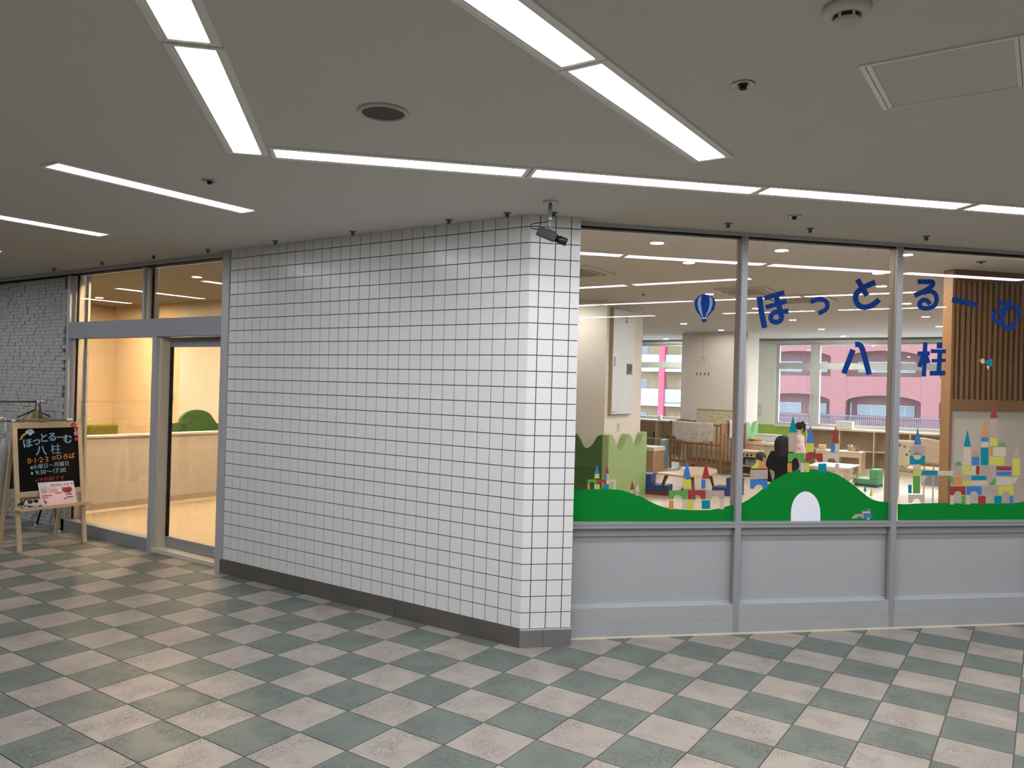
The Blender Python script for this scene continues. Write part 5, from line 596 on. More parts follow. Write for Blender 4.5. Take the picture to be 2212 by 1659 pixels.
# cow figurine lying on the tray
MCW = dotted('cow_hide', '#ece9e4', '#121212', 16.0, .40, .35)
cw = thing('cow_figurine', 'black and white cow figurine lying on the chalkboard tray', 'figurine', (EX-LEAN*.40+.055, -.585, .386))
J = {'mid': ((0, .02, .045), .036, .036), 'rump': ((0, .075, .043), .034, .034), 'tail0': ((0, .098, .045), .018), 'chest': ((0, -.035, .043), .030), 'neck': ((.006, -.062, .052), .022), 'head': ((.012, -.085, .058), .024), 'snout': ((.016, -.112, .045), .014),
     'fl': ((.025, -.045, .012), .010), 'fl2': ((.03, -.075, .009), .009), 'bl': ((.025, .08, .012), .011), 'bl2': ((.03, .05, .009), .009)}
sk('body', J, [('mid', 'rump'), ('rump', 'tail0'), ('mid', 'chest'), ('chest', 'neck'), ('neck', 'head'), ('head', 'snout'), ('chest', 'fl'), ('fl', 'fl2'), ('rump', 'bl'), ('bl', 'bl2')], MCW, cw)
for s_ in (-1, 1):
    MB().ball((.012+s_*.022, -.075, .078), (.010, .006, .012), 8, 6).build('ear', M_BLACK, cw, True)
    MB().tube([(.012+s_*.012, -.078, .08), (.012+s_*.016, -.074, .092)], [.005, .002], 8).build('horn', mat('horn', '#d9cdb4', .5), cw, True)
MB().ball((.018, -.121, .043), (.012, .008, .009), 8, 6).build('muzzle', M_BLACK, cw, True)
MB().box(-.03, -.08, 0, .036, .085, .006).build('base', mat('red_base', '#8e1f22', .5), cw)
MB().tube([(0, .10, .06), (.004, .116, .05), (.006, .122, .03)], [.004, .004, .008], 8).build('tail', mat('tail_red', '#6e2230', .6), cw, True)

# ================================================================ folding garment rack behind the easel
rk = thing('garment_rack', 'chrome folding garment rack with crossed legs behind the chalkboard', 'garment rack', (-2.85, -.02, 0))
M_TUBE = mat('rack_chrome', '#a59d94', .25, .8); M_CAP = mat('rack_white_plastic', '#e8e6e0', .5); M_TUBD = mat('rack_dark', '#4c4640', .35, .6)
for y in (0.0, -1.05):
    MB().tube([(-.27, y, .02), (.24, y+.04, 1.14)], .0125, 10).build('leg', M_TUBD, rk, True); MB().tube([(.27, y-.04, .02), (-.29, y-.0, 1.315)], .0125, 10).build('leg', M_TUBE, rk, True)
    for x, dy in ((-.27, 0), (.27, -.04)): MB().tube([(x, y+dy, 0), (x, y+dy, .04)], .017, 10).build('foot_cap', M_CAP, rk, True)
    MB().tube([(-.29, y-.01, 1.29), (-.30, y-.0, 1.33)], .02, 10).build('connector', M_CAP, rk, True)
MB().tube([(-.30, .03, 1.318), (-.30, -1.1, 1.318)], .011, 10).build('bar', M_TUBE, rk, True); MB().tube([(.25, .03, 1.152), (.25, -1.1, 1.152)], .011, 10).build('bar', M_TUBE, rk, True)
for x, z_ in ((-.30, 1.318), (.25, 1.152)): MB().tube([(x, .02, z_), (x, .075, z_)], .016, 10).build('bar_end', M_CAP, rk, True)
MB().tube([(.25, -.46, 1.152), (.25, -.50, 1.152)], .0155, 10).build('stopper', M_CAP, rk, True)
hg_ = thing('garment', 'yellow-green patterned garment on a black hanger behind the chalkboard', 'garment', (-3.15, -.02, 1.318))
MB().tube([(0, -.03, .012), (.012, -.03, .004), (.010, -.03, -.02), (0, -.03, -.05), (0, -.03, -.09)], .004, 8).build('hanger_hook', M_BLACK, hg_, True)
MB().tube([(.0, -.20, -.16), (0, -.03, -.085), (0, .12, -.16)], .007, 8).build('hanger', M_BLACK, hg_, True)
gm = MB(); NU, NV = 14, 8; Vg = []
for sgn in (1, -1):
    for j in range(NV+1):
        for i in range(NU+1):
            u = i/NU*2-1; v = j/NV; w_ = .07+.11*min(1, v*3)+.03*v
            Vg.append((sgn*(.035*math.sin(PI*(1-abs(u))/2)+.008)+.008*math.sin(u*9+v*5), -.035+u*w_, -.085-v*.62-abs(u)*.05*(1-v)))
n1 = (NU+1)*(NV+1); Fg = []
for k in range(2):
    for j in range(NV):
        for i in range(NU):
            a = k*n1+j*(NU+1)+i; f4 = (a, a+1, a+NU+2, a+NU+1); Fg.append(f4 if k else f4[::-1])
gm.add(Vg, Fg); gm.build('cloth', dotted('camo_cloth', '#b9ad7c', '#7d7a4a', 26, .35), hg_, True)
um = thing('umbrella', 'grey folded umbrella with white crook handle hanging on the rack', 'umbrella', (-2.60, -.585, 1.152))
MB().tube([(.0, -.045, -.03), (0, -.045, .0), (0, -.035, .022), (0, -.012, .032), (0, .010, .022), (0, .018, -.01), (0, .018, -.06), (0, .012, -.16)], .0095, 10).build('handle', M_CAP, um, True)
MB().tube([(0, .012, -.16), (0, .004, -.30), (0, -.004, -.55), (0, -.002, -.86), (0, 0, -.90)], [.012, .045, .038, .014, .005], 12).build('canopy', mat('umbrella_grey', '#a9a9a8', .5, 0, .1, 30), um, True)
MB().tube([(0, 0, -.90), (0, 0, -.985)], .004, 8).build('tip', M_CAP, um, True)
# ================================================================ rooms behind the glass: shell
M_NFLOOR = grain('pale_wood_floor', '#e6d9c5', '#d5c3a9', .9, (.10, 1, 1), .30)
npoly = [(-8.7, .19), (2.78, .19), (9, 6.42), (9, 14.7), (-8.7, 14.7)]
tag(MB().prism(npoly, lambda a, b, t: (a, b, -.12+t), .12).build('floor_nursery', M_NFLOOR), 'pale wood-look floor of the playroom behind the glass', 'floor', kind='structure')
M_NCEIL = mat('playroom_ceiling', '#edeae6', .9, 0, .04, 30, .25, 40)
tag(MB().prism(npoly, lambda a, b, t: (a, b, ZC+t), .12).build('ceiling_nursery', M_NCEIL), 'off-white textured playroom ceiling with round downlights', 'ceiling', kind='structure')
def wallbox(nm, lb, m_, *b):
    return tag(MB().box(*b).build(nm, m_), lb, 'wall', kind='structure')
M_LIME = mat('lime_green_paint', '#8fb544', .7); M_PALEG = mat('pale_green_wall', '#f0f3e6', .8)
bw = thing('wall_back', 'playroom window wall, lime green below the sill', 'wall', (0, 14.5, 0), 0, None, 'structure')
for nm, m_, b in (('wall_low', M_WHITE, (-8.7, 0, 0, -.98, .2, .89)), ('wall_low', M_LIME, (-.98, 0, 0, 1.2, .2, .89)), ('wall_low', M_WHITE, (1.2, 0, 0, 9, .2, .89)), ('wall_high', M_WHITE, (-8.7, 0, 2.79, 9, .2, ZC)),
                  ('wall_pier', M_WHITE, (-8.7, 0, .89, -4.3, .2, 2.79)), ('wall_pier', M_PALEG, (-1.2, 0, .89, .40, .2, 2.79)), ('wall_pier', M_WHITE, (6.6, 0, .89, 9, .2, 2.79))):
    MB().box(*b).build(nm, m_, bw)
MB().box(-8.7, -.09, 2.79, 9, 0, 2.83).build('blind_box', mat('blind_box', '#c9ccc6', .6), bw)
wallbox('wall_playroom_east', 'far side wall of the playroom', M_WHITE, 9, 6.3, 0, 9.15, 14.7, ZC)
wallbox('wall_playroom_west', 'hidden west wall of the playroom', M_WHITE, -8.85, .19, 0, -8.7, 14.7, ZC)
M_WIN = mat('window_frame_grey', '#c6cac6', .45, .1)
def window(nm, lb, x0, x1, mulls):
    w = thing(nm, lb, 'window', (0, 14.5, 0), 0, None, 'structure')
    P = lambda n_, m_, a, b, c, d, y0=.04, y1=.14: MB().box(a, y0, b, c, y1, d).build(n_, m_, w)
    P('sill', M_WHITE, x0, .86, x1, .90, -.02, .2); P('frame', M_WIN, x0, .90, x1, .955); P('frame', M_WIN, x0, 2.735, x1, 2.79)
    P('frame', M_WIN, x0, .955, x0+.07, 2.735); P('frame', M_WIN, x1-.07, .955, x1, 2.735); P('transom', M_WIN, x0+.07, 2.19, x1-.07, 2.33)
    xs = [x0+.07]+sum([[a, b] for a, b in mulls], [])+[x1-.07]
    for a, b in mulls: P('mullion', M_WIN, a, .955, b, 2.735, .03, .15)
    for a, b in zip(xs[::2], xs[1::2]):
        P('pane', M_GLASS, a, .955, b, 2.19, .08, .086); P('pane', M_GLASS, a, 2.33, b, 2.735, .08, .086)
    return w
wa = window('window_5', 'playroom window showing balconies with a pink column', -4.3, -1.2, [(-3.55, -3.45)])
wc = window('window_6', 'wide playroom window facing the pink brick building', .40, 6.6, [(1.17, 1.37), (4.05, 4.2)])
MB().tube([(1.24, .03, 1.62), (1.24, -.01, 1.62), (1.24, -.01, 1.50)], .012, 8).build('catch', M_ALUD, wc, True)
# walls with the cabinet and waves, pillar
wL = wallbox('wall_inner', 'cream wall block behind the balloon pane carrying the tall white cabinet', M_PLASTER, -8.7, 5.93, 0, .435, 7.13, ZC)
wallbox('pillar', 'wide cream pillar between the two playroom windows', M_PLASTER, -.975, 12.2, 0, .47, 12.95, ZC)
wallbox('wall_reception_right', 'hidden side wall of the entrance room', M_PLASTER, -.02, .22, 0, .12, 3.95, ZC)
M_ORANGE = mat('peach_wall', '#f0d9b2', .85); M_CRW = mat('reception_white', '#efe8dc', .85)
wr = thing('wall_reception', 'peach and white back wall of the entrance room', 'wall', (0, 3.8, 0), 0, None, 'structure')
MB().box(-8.7, 0, 0, -6.45, .14, ZC).build('peach_section', M_ORANGE, wr); MB().box(-6.45, -.06, 0, -.02, .14, ZC).build('white_section', M_CRW, wr)
wallbox('wall_reception_left', 'peach side wall of the entrance room', M_ORANGE, -8.7, .2, 0, -8.6, 3.8, ZC)
wallbox('wall_entrance', 'hidden wall between brick wall and entrance room', M_CRW, -8.7, .205, 0, -2.96, .3, ZC)
wallbox('wall_stub', 'pale grey wall end just inside the left glass pane', mat('stub_grey', '#c9c3b8', .8), -2.95, .215, 0, -2.66, .24, ZC)
wallbox('wall_back_of_tiles', 'hidden plaster back of the tiled wall', M_CRW, -.05, .19, 0, 2.75, .22, ZC)
wallbox('wall_over_entrance', 'hidden strip over the entrance', M_CRW, -2.95, .205, H-.04, -.05, .3, ZC)
m = MB(); fbox(m, -.2, .20, H-.03, 14, .26, ZC); tag(m.build('wall_over_front', M_NCEIL), 'strip of wall over the shop-front glass', 'wall', kind='structure')
m = MB(); fbox(m, 4.9, .20, 0, 9, .30, ZC); tag(m.build('wall_front_inner', M_WHITE), 'hidden inner wall past the shop front', 'wall', kind='structure')
# entrance room: half wall, sofa, wave panel
tag(MB().box(-8.6, .30, 0, -.02, 3.74, .003).build('floor_reception', mat('cream_vinyl', '#b9ab90', .5)), 'cream vinyl floor of the entrance room', 'floor', kind='structure')
M_HALF = mat('half_wall_white', '#f1e6d6', .7)
hw = thing('half_wall', 'waist-high cream half wall behind the glass entrance', 'half wall', (-3.6, .31, 0), 0, None, 'structure')
MB().box(-.14, 0, 0, 0, 3.4, .875).build('body', M_HALF, hw); MB().box(-.16, 0, .875, .018, 3.4, .90).build('cap', mat('half_wall_cap', '#f6ecd9', .5), hw)
MB().prism([(0, 0), (.06, 0), (.016, .03), (.010, .10), (0, .10)], lambda a, b, t: (a, t, b), 3.4).build('coved_skirting', mat('vinyl_skirting', '#cdbfa6', .5), hw)
sf = thing('sofa', 'yellow-green upholstered sofa back behind the half wall', 'sofa', (-4.25, .95, 0))
M_SOFA = mat('sofa_olive', '#807d26', .9, 0, .1, 60)
for i, (a, b) in enumerate(((-.50, .02), (.03, .50))): MB().box(-.10, a, .40, .05, b, 1.0).build('back_cushion', M_SOFA, sf, bevel=.03)
MB().box(-.60, -.5, .15, -.10, .5, .42).build('seat', M_SOFA, sf, bevel=.03)
for y in (-.42, .42): MB().box(-.55, y-.03, 0, .0, y+.03, .15).build('foot', M_BROWN, sf)
M_WG = mat('wave_dark_green', '#35602c', .6); M_WG2 = mat('wave_green', '#5f8a45', .6); M_WG4 = mat('wave_green_lit', '#9fbb80', .6); M_WG3 = mat('wave_mint', '#93c98f', .6); M_WGE = mat('wave_edge_green', '#59742c', .6)  # the lighter side-panel green carries window light in its colour
prof = [(2.27, 0), (3.3, 0), (3.3, .95), (3.0, .955)]+[(2.68+.27*math.cos(a), .975+.185*math.sin(a)) for a in [i*PI/10 for i in range(0, 11)]][1:-1]+[(2.42, .99), (2.36, .975), (2.27, .975)]
tag(MB().prism(prof, lambda a, b, t: (-4.35-t, a, b), .06).build('wave_panel', M_WG), 'dark green hill-shaped panel behind the half wall', 'panel')
pl = thing('light_switch', 'small wall switch on the peach wall', 'switch', (-6.73, 3.8, 1.27)); MB().box(-.04, -.012, -.06, .04, 0, .06).build('plate', mat('switch_plate', '#d8c4a4', .5), pl); MB().box(-.012, -.017, -.03, .012, -.012, .03).build('rocker', mat('switch_plate2', '#c9b594', .5), pl)

# ================================================================ downlights
def downlight(x, y, zc, label, warm=False, r=.055, k=1.0, kind=None):
    t = thing('downlight', label, 'downlight', (x, y, zc), 0, 'round recessed downlights')
    MB().lathe([(r, 0), (r+.016, 0), (r+.017, -.004), (r+.004, -.006), (r, -.003)], n=24).build('ring', M_WHITE, t, True)
    MB().add([(r*math.cos(-k_*PI/8), r*math.sin(-k_*PI/8), -.004) for k_ in range(16)], [tuple(range(16))]).build('lens', emit('entrance_downlight', '#ffdcb0', NURSERY_LAMP*k) if kind else emit('downlight_warm', '#ffe9cf', NURSERY_LAMP*k) if warm else emit('downlight_cool_%d' % (k*100), '#fff7ee', NURSERY_LAMP*k), t)
for x, y, lb, wm in ((2.85, 2.17, 'warm downlight nearest the tiled corner, left of the first mullion', 1), (3.68, 2.96, 'warm downlight just right of the first mullion top', 1), (2.70, 3.27, 'warm downlight under the mirrored light strip of the balloon pane', 1),
  (4.18, 4.69, 'warm downlight above the third arc letter', 1), (4.58, 3.63, 'warm downlight peeping out beside the second mullion', 1), (1.99, 5.76, 'downlight at the top of the balloon sticker', 0), (-.04, 5.35, 'downlight washing the cream wall behind the tiled corner', 0),
  (-.04, 9.94, 'downlight left of the balloon basket', 0), (.10, 11.6, 'downlight on the pillar edge', 0), (-2.13, 14.0, 'downlight in front of the balcony window', 0), (2.01, 7.68, 'downlight right of the leftmost blue letter', 0),
  (2.01, 9.73, 'downlight below the small curved letter', 0), (2.0, 11.82, 'downlight nearer the wide window', 0), (2.0, 13.8, 'downlight closest to the wide window', 0), (4.04, 5.74, 'downlight at the third letter hook', 0),
  (4.04, 7.7, 'downlight below the looped letter by the mullion', 0), (4.04, 9.71, 'downlight between looped letter and lower line', 0), (4.03, 11.66, 'downlight above the many-stroked character', 0), (6.1, 9.7, 'downlight hidden behind the slatted wall', 0), (6.1, 12.0, 'second downlight behind the slatted wall', 0)):
    downlight(x, y, ZC, lb, bool(wm), k={(.10, 11.6): .3, (-.04, 5.35): .6}.get((x, y), 1.0))
for x, y, lb in ((-3.21, 1.84, 'warm downlight in the right transom pane of the entrance'), (-7.2, 2.75, 'warm downlight low in the left transom pane of the entrance'), (-5.2, .8, 'added unseen fill light over the sofa'), (-4.2, 3.35, 'added fill light hidden behind the end post'), (-6.3, 1.2, 'added unseen fill light past the sofa'), (-7.3, 1.6, 'added unseen fill light by the peach side wall'), (-4.3, .65, 'added unseen fill light by the stub wall'), (-2.0, 3.2, 'added fill light hidden behind the tiled wall'), (-1.7, .55, 'added unseen fill light right behind the transom frame')): downlight(x, y, ZC, lb, True, .055, 2.5, 1)  # first two are seen, the rest added out of view as fill
# ceiling cassettes and small ceiling fittings
def cassette(x, y, w, lb):
    t = thing('air_conditioner', lb, 'air conditioner', (x, y, ZC))
    MB().box(-w/2, -w/2, -.03, w/2, w/2, 0).build('panel', mat('cassette_white', '#f7f4ee', .5), t); MB().box(-w*.3, -w*.3, -.034, w*.3, w*.3, -.03).build('grille', mat('cassette_grille', '#8d8375', .7), t)
    for a, b, c, d in ((-.42, -.36, -.36, .36), (.36, -.36, .42, .36), (-.36, -.42, .36, -.36), (-.36, .36, .36, .42)): MB().box(a*w, b*w, -.033, c*w, d*w, -.029).build('louver', MATS['cassette_grille'], t)
cassette(1.42, 3.3, .62, 'ceiling air conditioner cut off by the tiled corner'); cassette(2.55, 5.55, .62, 'ceiling air conditioner seen between the first two panes')
cassette(2.9, 6.6, .8, 'ceiling air conditioner farther inside above the balloon')
sprinkler(1.19, 5.5, ZC, 'small sprinkler on the playroom ceiling left of the balloon'); sprinkler(5.11, 4.3, ZC, 'small sprinkler on the ceiling before the slatted wall')

# ================================================================ wall fittings by the balloon pane
cb = thing('wall_cabinet', 'tall shallow white wall cabinet with small intercom screen', 'cabinet', (.435, 6.37, 1.25))
MB().box(0, -.35, 0, .05, .35, 1.53).build('body', mat('cabinet_side', '#b9ab95', .6), cb); MB().box(.05, -.335, .005, .058, .35, 1.52).build('door', mat('cabinet_door', '#e3e9ec', .35), cb)
MB().box(.058, -.29, .70, .072, -.27, .83).build('handle', M_ALU, cb)
sc2 = MB().box(.058, .12, .59, .075, .27, .745).build('intercom', mat('intercom_case', '#5d6770', .4), cb); MB().box(.075, .145, .625, .077, .245, .73).build('screen', mat('intercom_screen', '#23282d', .2), sc2)
MB().box(.058, .03, 1.395, .060, .12, 1.42).build('label_strip', mat('label_grey', '#b7b3aa', .6), cb); MB().lathe([(0, 0), (.018, 0), (.018, .010), (0, .012)], (.058, .07, 1.36), 14, axis=0).build('key_lock', mat('brass', '#b98a3e', .3, .7), cb, True)
MB().box(.058, -.31, .03, .0585, -.25, .045).build('logo_strip', mat('label_blue', '#6b8bb0', .6), cb)
pl = thing('light_switch', 'narrow light switch below the tall white cabinet', 'switch', (.435, 6.37, 1.05)); MB().box(0, -.035, -.06, .012, .035, .07).build('plate', M_WHITE, pl)
for k in range(3): MB().box(.012, -.02, -.045+k*.035, .016, .02, -.015+k*.035).build('rocker', mat('switch_grey', '#c9c6bd', .5), pl)
def wave(pts, fn, th, nm, m_, lb, edge=None):
    return tag(MB().prism(pts, fn, th).build(nm, m_), lb, 'panel')
def smooth(ctrl, n=5):
    out = []
    for i in range(len(ctrl)-1):
        p0, p1, p2, p3 = ctrl[max(i-1, 0)], ctrl[i], ctrl[i+1], ctrl[min(i+2, len(ctrl)-1)]
        for k in range(n):
            t = k/n; out.append(tuple(.5*(2*p1[c]+(p2[c]-p0[c])*t+(2*p0[c]-5*p1[c]+4*p2[c]-p3[c])*t*t+(3*p1[c]-p0[c]-3*p2[c]+p3[c])*t**3) for c in (0, 1)))
    return out+[ctrl[-1]]
fr = smooth([(-.62, .80), (-.45, .76), (-.22, .90), (-.03, .955), (.05, .90), (.145, .755), (.27, .80), (.36, .93), (.42, .96), (.436, .957)])
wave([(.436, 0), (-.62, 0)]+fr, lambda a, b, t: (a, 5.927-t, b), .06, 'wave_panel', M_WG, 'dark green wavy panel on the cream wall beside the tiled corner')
sd_w = smooth([(5.88, .96), (5.95, .972), (6.03, .93), (6.10, .85), (6.19, .746), (6.28, .755), (6.365, .808), (6.43, .90), (6.49, .952), (6.54, .955), (6.60, .925), (6.68, .83), (6.776, .757), (6.86, .765), (6.92, .80), (6.99, .90), (7.044, .952), (7.157, .972)])
wave([(7.157, 0), (5.88, 0)]+sd_w, lambda a, b, t: (.439+t, a, b), .10, 'wave_panel', M_WG4, 'green wavy panel coloured lighter for window light around the wall corner below the white cabinet')
w2 = smooth([(12.0, .95), (12.12, 1.0), (12.22, .97), (12.32, .83), (12.40, .775), (12.50, .83), (12.62, .97), (12.72, 1.01), (12.78, 1.01)])
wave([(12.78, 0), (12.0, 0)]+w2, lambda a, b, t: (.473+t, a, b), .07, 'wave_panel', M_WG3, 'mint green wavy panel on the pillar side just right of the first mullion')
pl = thing('wall_plate', 'cream intercom plate on the pale green wall left of the wide window', 'intercom', (.042, 14.5, 1.22)); MB().box(-.055, -.015, -.13, .055, 0, .13).build('plate', mat('plate_cream', '#d9d8c2', .5), pl); MB().box(-.02, -.03, -.07, .02, -.015, .05).build('handset', mat('plate_cream2', '#e6e4d4', .5), pl); MB().ball((0, -.02, .08), .012, 8, 6).build('bell', M_ALUD, pl)
# hanging mobile in front of the pillar
mo = thing('hanging_mobile', 'string mobile of tiny dark pieces hanging before the pillar', 'mobile', (-.42, 12.0, ZC))
M_MOB = mat('mobile_brown', '#7a5a3a', .7); M_STR = mat('mobile_string', '#b9ae98', .9)
MB().tube([(0, 0, 0), (0, 0, -.62)], .0025, 5).build('string', M_STR, mo)
for dx in (-.13, -.045, .045, .13):
    MB().tube([(0, 0, -.50), (dx, 0, -.66), (dx, 0, -.86)], .002, 5).build('string', M_STR, mo)
    for k in range(3): MB().ball((dx*(.4+.3*k), 0, -.56-.06*k), .008, 6, 4).build('bead', M_MOB, mo)
    MB().ball((dx, 0, -.90), (.018, .012, .026), 8, 6).build('charm', M_MOB, mo, True); MB().ball((dx+.02, 0, -.87), (.016, .008, .010), 8, 6).build('charm', mat('mobile_tan', '#b59a72', .7), mo, True)
for k in range(6): MB().ball((0, 0, -.2-.06*k), .007, 6, 4).build('bead', M_MOB, mo)

# ================================================================ slatted wood wall at the right
sw = thing('slatted_wall', 'wood wall with vertical slats above a cream panel', 'partition', (4.855, 4.68, 0), PI/4)
M_OAK = grain('oak', '#9c7c5a', '#886847', 1.6, (1, 1, .07), .5); M_OAKD = grain('oak_dark_board', '#6d4a2a', '#5c3d22', 1.6, (1, 1, .07), .6)  # top board and backing are dark brown wood
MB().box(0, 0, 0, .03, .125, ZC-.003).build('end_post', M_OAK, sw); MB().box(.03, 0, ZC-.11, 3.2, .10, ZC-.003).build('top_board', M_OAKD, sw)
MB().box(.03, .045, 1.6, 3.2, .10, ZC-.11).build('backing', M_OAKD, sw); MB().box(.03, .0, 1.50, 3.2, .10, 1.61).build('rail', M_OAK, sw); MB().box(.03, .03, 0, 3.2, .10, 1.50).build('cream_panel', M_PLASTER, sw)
sl = MB().box(0, 0, 1.61, .029, .045, ZC-.11).mesh('slat', M_OAK)
for k in range(50):
    o = bpy.data.objects.new('slat', sl); COL.objects.link(o); o.parent = sw; o.location = (.055+k*.0613, .005, 0)

# ================================================================ shelves under the windows
M_BEECH = grain('pale_beech', '#e2d2b4', '#d6c3a0', 1.4, (.1, 1, 1), .5); M_SHBACK = mat('shelf_back', '#cbb594', .8)
def cubby(x0, x1, divs, lb):
    t = thing('cubby_shelf', lb, 'shelf', (0, 14.06, 0))
    MB().box(x0, -.02, .845, x1, .42, .88).build('top_board', M_BEECH, t); MB().box(x0, 0, 0, x1, .40, .05).build('plinth', M_BEECH, t); MB().box(x0, .385, .05, x1, .40, .845).build('back', M_SHBACK, t)
    for d in [x0+.015]+divs+[x1-.015]: MB().box(d-.012, 0, .05, d+.012, .385, .845).build('divider', M_BEECH, t)
    ds = [x0+.015]+divs+[x1-.015]
    for a, b in zip(ds, ds[1:]): MB().box(a+.012, .01, .415, b-.012, .385, .437).build('shelf', M_BEECH, t)
    return t
cubby(-4.2, -1.1, [-3.76, -3.06, -2.36, -1.7], 'pale wood cubby shelf under the balcony window'); cubby(1.22, 5.4, [1.92, 2.61, 3.30, 4.0, 4.7], 'pale wood cubby shelf under the wide window')
sb = thing('soap_bottle', 'white pump bottle on the shelf before the balcony window', 'bottle', (-2.32, 14.2, .88))
MB().lathe([(0, 0), (.05, 0), (.052, .02), (.048, .10), (.02, .125), (.014, .13)], n=16).build('body', M_WHITE, sb, True); MB().tube([(0, 0, .13), (0, 0, .19), (-.05, 0, .195)], .010, 8).build('pump', M_WHITE, sb, True)
bx = thing('storage_box', 'white box on the sill of the wide window', 'box', (2.0, 14.2, .88)); MB().box(-.165, -.09, 0, .165, .09, .15).build('body', M_WHITE, bx, bevel=.008); MB().box(-.17, -.095, .15, .17, .095, .168).build('lid', M_WHITE, bx)
for nm, lb, x, z, c, kind in (('toy_figure', 'small dark toy figure in the left shelf compartment', -2.46, .437, '#4a3a33', 0), ('toy_box', 'small red toy box in the shelf beside the crib', -1.98, .437, '#8f4a3a', 1), ('toy_ring', 'toy ring in the left shelf compartment', -2.75, .437, '#7d6a58', 2)):
    t = thing(nm, lb, 'toy', (x, 14.2, z)); mm = mat(nm+'_paint', c, .6)
    if kind == 0: MB().lathe([(0, 0), (.035, 0), (.03, .06), (.018, .09), (0, .09)], n=12).build('body', mm, t, True); MB().ball((0, 0, .115), .032, 10, 8).build('head', mm, t, True); MB().tube([(-.05, 0, .05), (0, 0, .08), (.05, 0, .05)], .009, 6).build('arms', mm, t)
    elif kind == 1: MB().box(-.13, -.08, 0, .13, .08, .07).build('body', mm, t, bevel=.006); MB().box(-.135, -.085, .07, .135, .085, .085).build('lid', mat('toy_box_lid', '#a85c48', .6), t)
    else:
        MB().tube([(.06*math.cos(a), 0, .065+.06*math.sin(a)) for a in [k*PI/8 for k in range(17)]], .012, 6).build('ring', mm, t, True); MB().box(-.05, -.03, 0, .05, .03, .012).build('stand', mm, t)

# ================================================================ play furniture
def foam_chair(lb, loc_, rz, w, d, seat, back, m_, mb_, base=.0, bt=.11):
    t = thing('foam_chair', lb, 'chair', loc_, rz, 'soft foam play chairs')
    if base: MB().box(-w/2, 0, 0, w/2, d, base).build('base', mb_, t, bevel=.006)
    MB().box(-w/2, 0, base, w/2, d, seat).build('seat', m_, t, bevel=.012)
    MB().box(w/2-bt, 0, seat, w/2, d, back).build('backrest', m_, t, bevel=.012)
    return t
M_TEAL = mat('foam_teal', '#8fb7ba', .6); M_NAVY = mat('foam_navy', '#1d3f82', .45); M_FRED = mat('foam_red', '#7d2426', .5); M_FGR = mat('foam_green', '#5ea678', .5); M_FDB = mat('foam_darkblue', '#2c3a54', .5)
foam_chair('pale teal foam chair left of the brown crib', (-1.05, 11.05, 0), .12, .40, .34, .255, .60, M_TEAL, M_TEAL, bt=.09)
foam_chair('navy foam chair with red base left of the bean-shaped table', (.60, 7.55, 0), PI+.15, .42, -.30 if False else .30, .155, .315, M_NAVY, M_FRED, .055, .15)
foam_chair('navy foam chair right of the bean-shaped table', (1.52, 7.95, 0), .05, .42, .32, .13, .285, M_NAVY, M_NAVY, 0, .20)
foam_chair('green foam chair with dark blue base', (2.99, 11.12, 0), -.15, .39, .30, .135, .315, M_FGR, M_FDB, .04, .14)
# bean-shaped low table
bt_ = thing('bean_table', 'low bean-shaped wooden play table with tapered legs', 'table', (1.05, 7.75, 0))
ctrl = [(-.29, -.64), (-.12, -.66), (.16, -.70), (.36, -.34), (.33, .22), (.10, .72), (-.18, .82), (-.38, .60), (-.30, .28), (-.20, .0), (-.26, -.32), (-.34, -.52), (-.29, -.64)]
top = smooth(ctrl, 6)[:-1]
MB().prism(top, lambda a, b, t: (a, b, .335+t), .025).build('table_top', grain('table_beech', '#dcc3a6', '#cfb08c', 1.0, (1, .12, 1), .35), bt_)
for (x, y), (fx, fy) in (((-.22, -.45), (-.37, -.40)), ((-.16, .40), (-.28, .30)), ((.18, -.45), (.26, -.54)), ((.12, .45), (.18, .55))):
    MB().tube([(x, y, .335), (fx, fy, 0)], [.030, .016], 12).build('leg', M_BROWN if False else grain('walnut_leg', '#7d5d3d', '#69492c', 2, (1, 1, .1)), bt_, True)
oc = thing('foam_block', 'yellow and green pointed foam block under the crib', 'toy', (.16, 10.9, 0))
MB().add([(0, 0, .17), (.085, 0, .085), (0, .085, .085), (-.085, 0, .085), (0, -.085, .085)], [(0, 1, 2), (0, 2, 3), (0, 3, 4), (0, 4, 1), (1, 4, 3, 2)]).build('upper_half', mat('foam_yellow', '#b9ad42', .6), oc)
MB().add([(0, 0, 0), (.085, 0, .085), (0, .085, .085), (-.085, 0, .085), (0, -.085, .085)], [(0, 2, 1), (0, 3, 2), (0, 4, 3), (0, 1, 4), (1, 2, 3, 4)]).build('lower_half', mat('foam_dkgreen', '#3f6f35', .6), oc)
# low drawer chest beside the wave panel
dc = thing('drawer_chest', 'low wooden drawer chest half hidden by the green wavy panel', 'drawers', (-.80, 9.8, 0))
MB().box(-.28, 0, 0, .28, .5, .455).build('body', grain('chest_wood', '#b8946a', '#a27d54', 1.2, (.1, 1, 1)), dc); MB().box(-.30, -.02, .455, .30, .52, .53).build('top', mat('chest_top', '#e8ddcb', .5), dc)
for k in range(3):
    d_ = MB().box(-.26, -.012, .03+k*.14, .26, 0, .155+k*.14).build('drawer', MATS['chest_wood'], dc); MB().box(-.04, -.024, .085+k*.14, .04, -.012, .10+k*.14).build('handle', M_BEECH, d_)
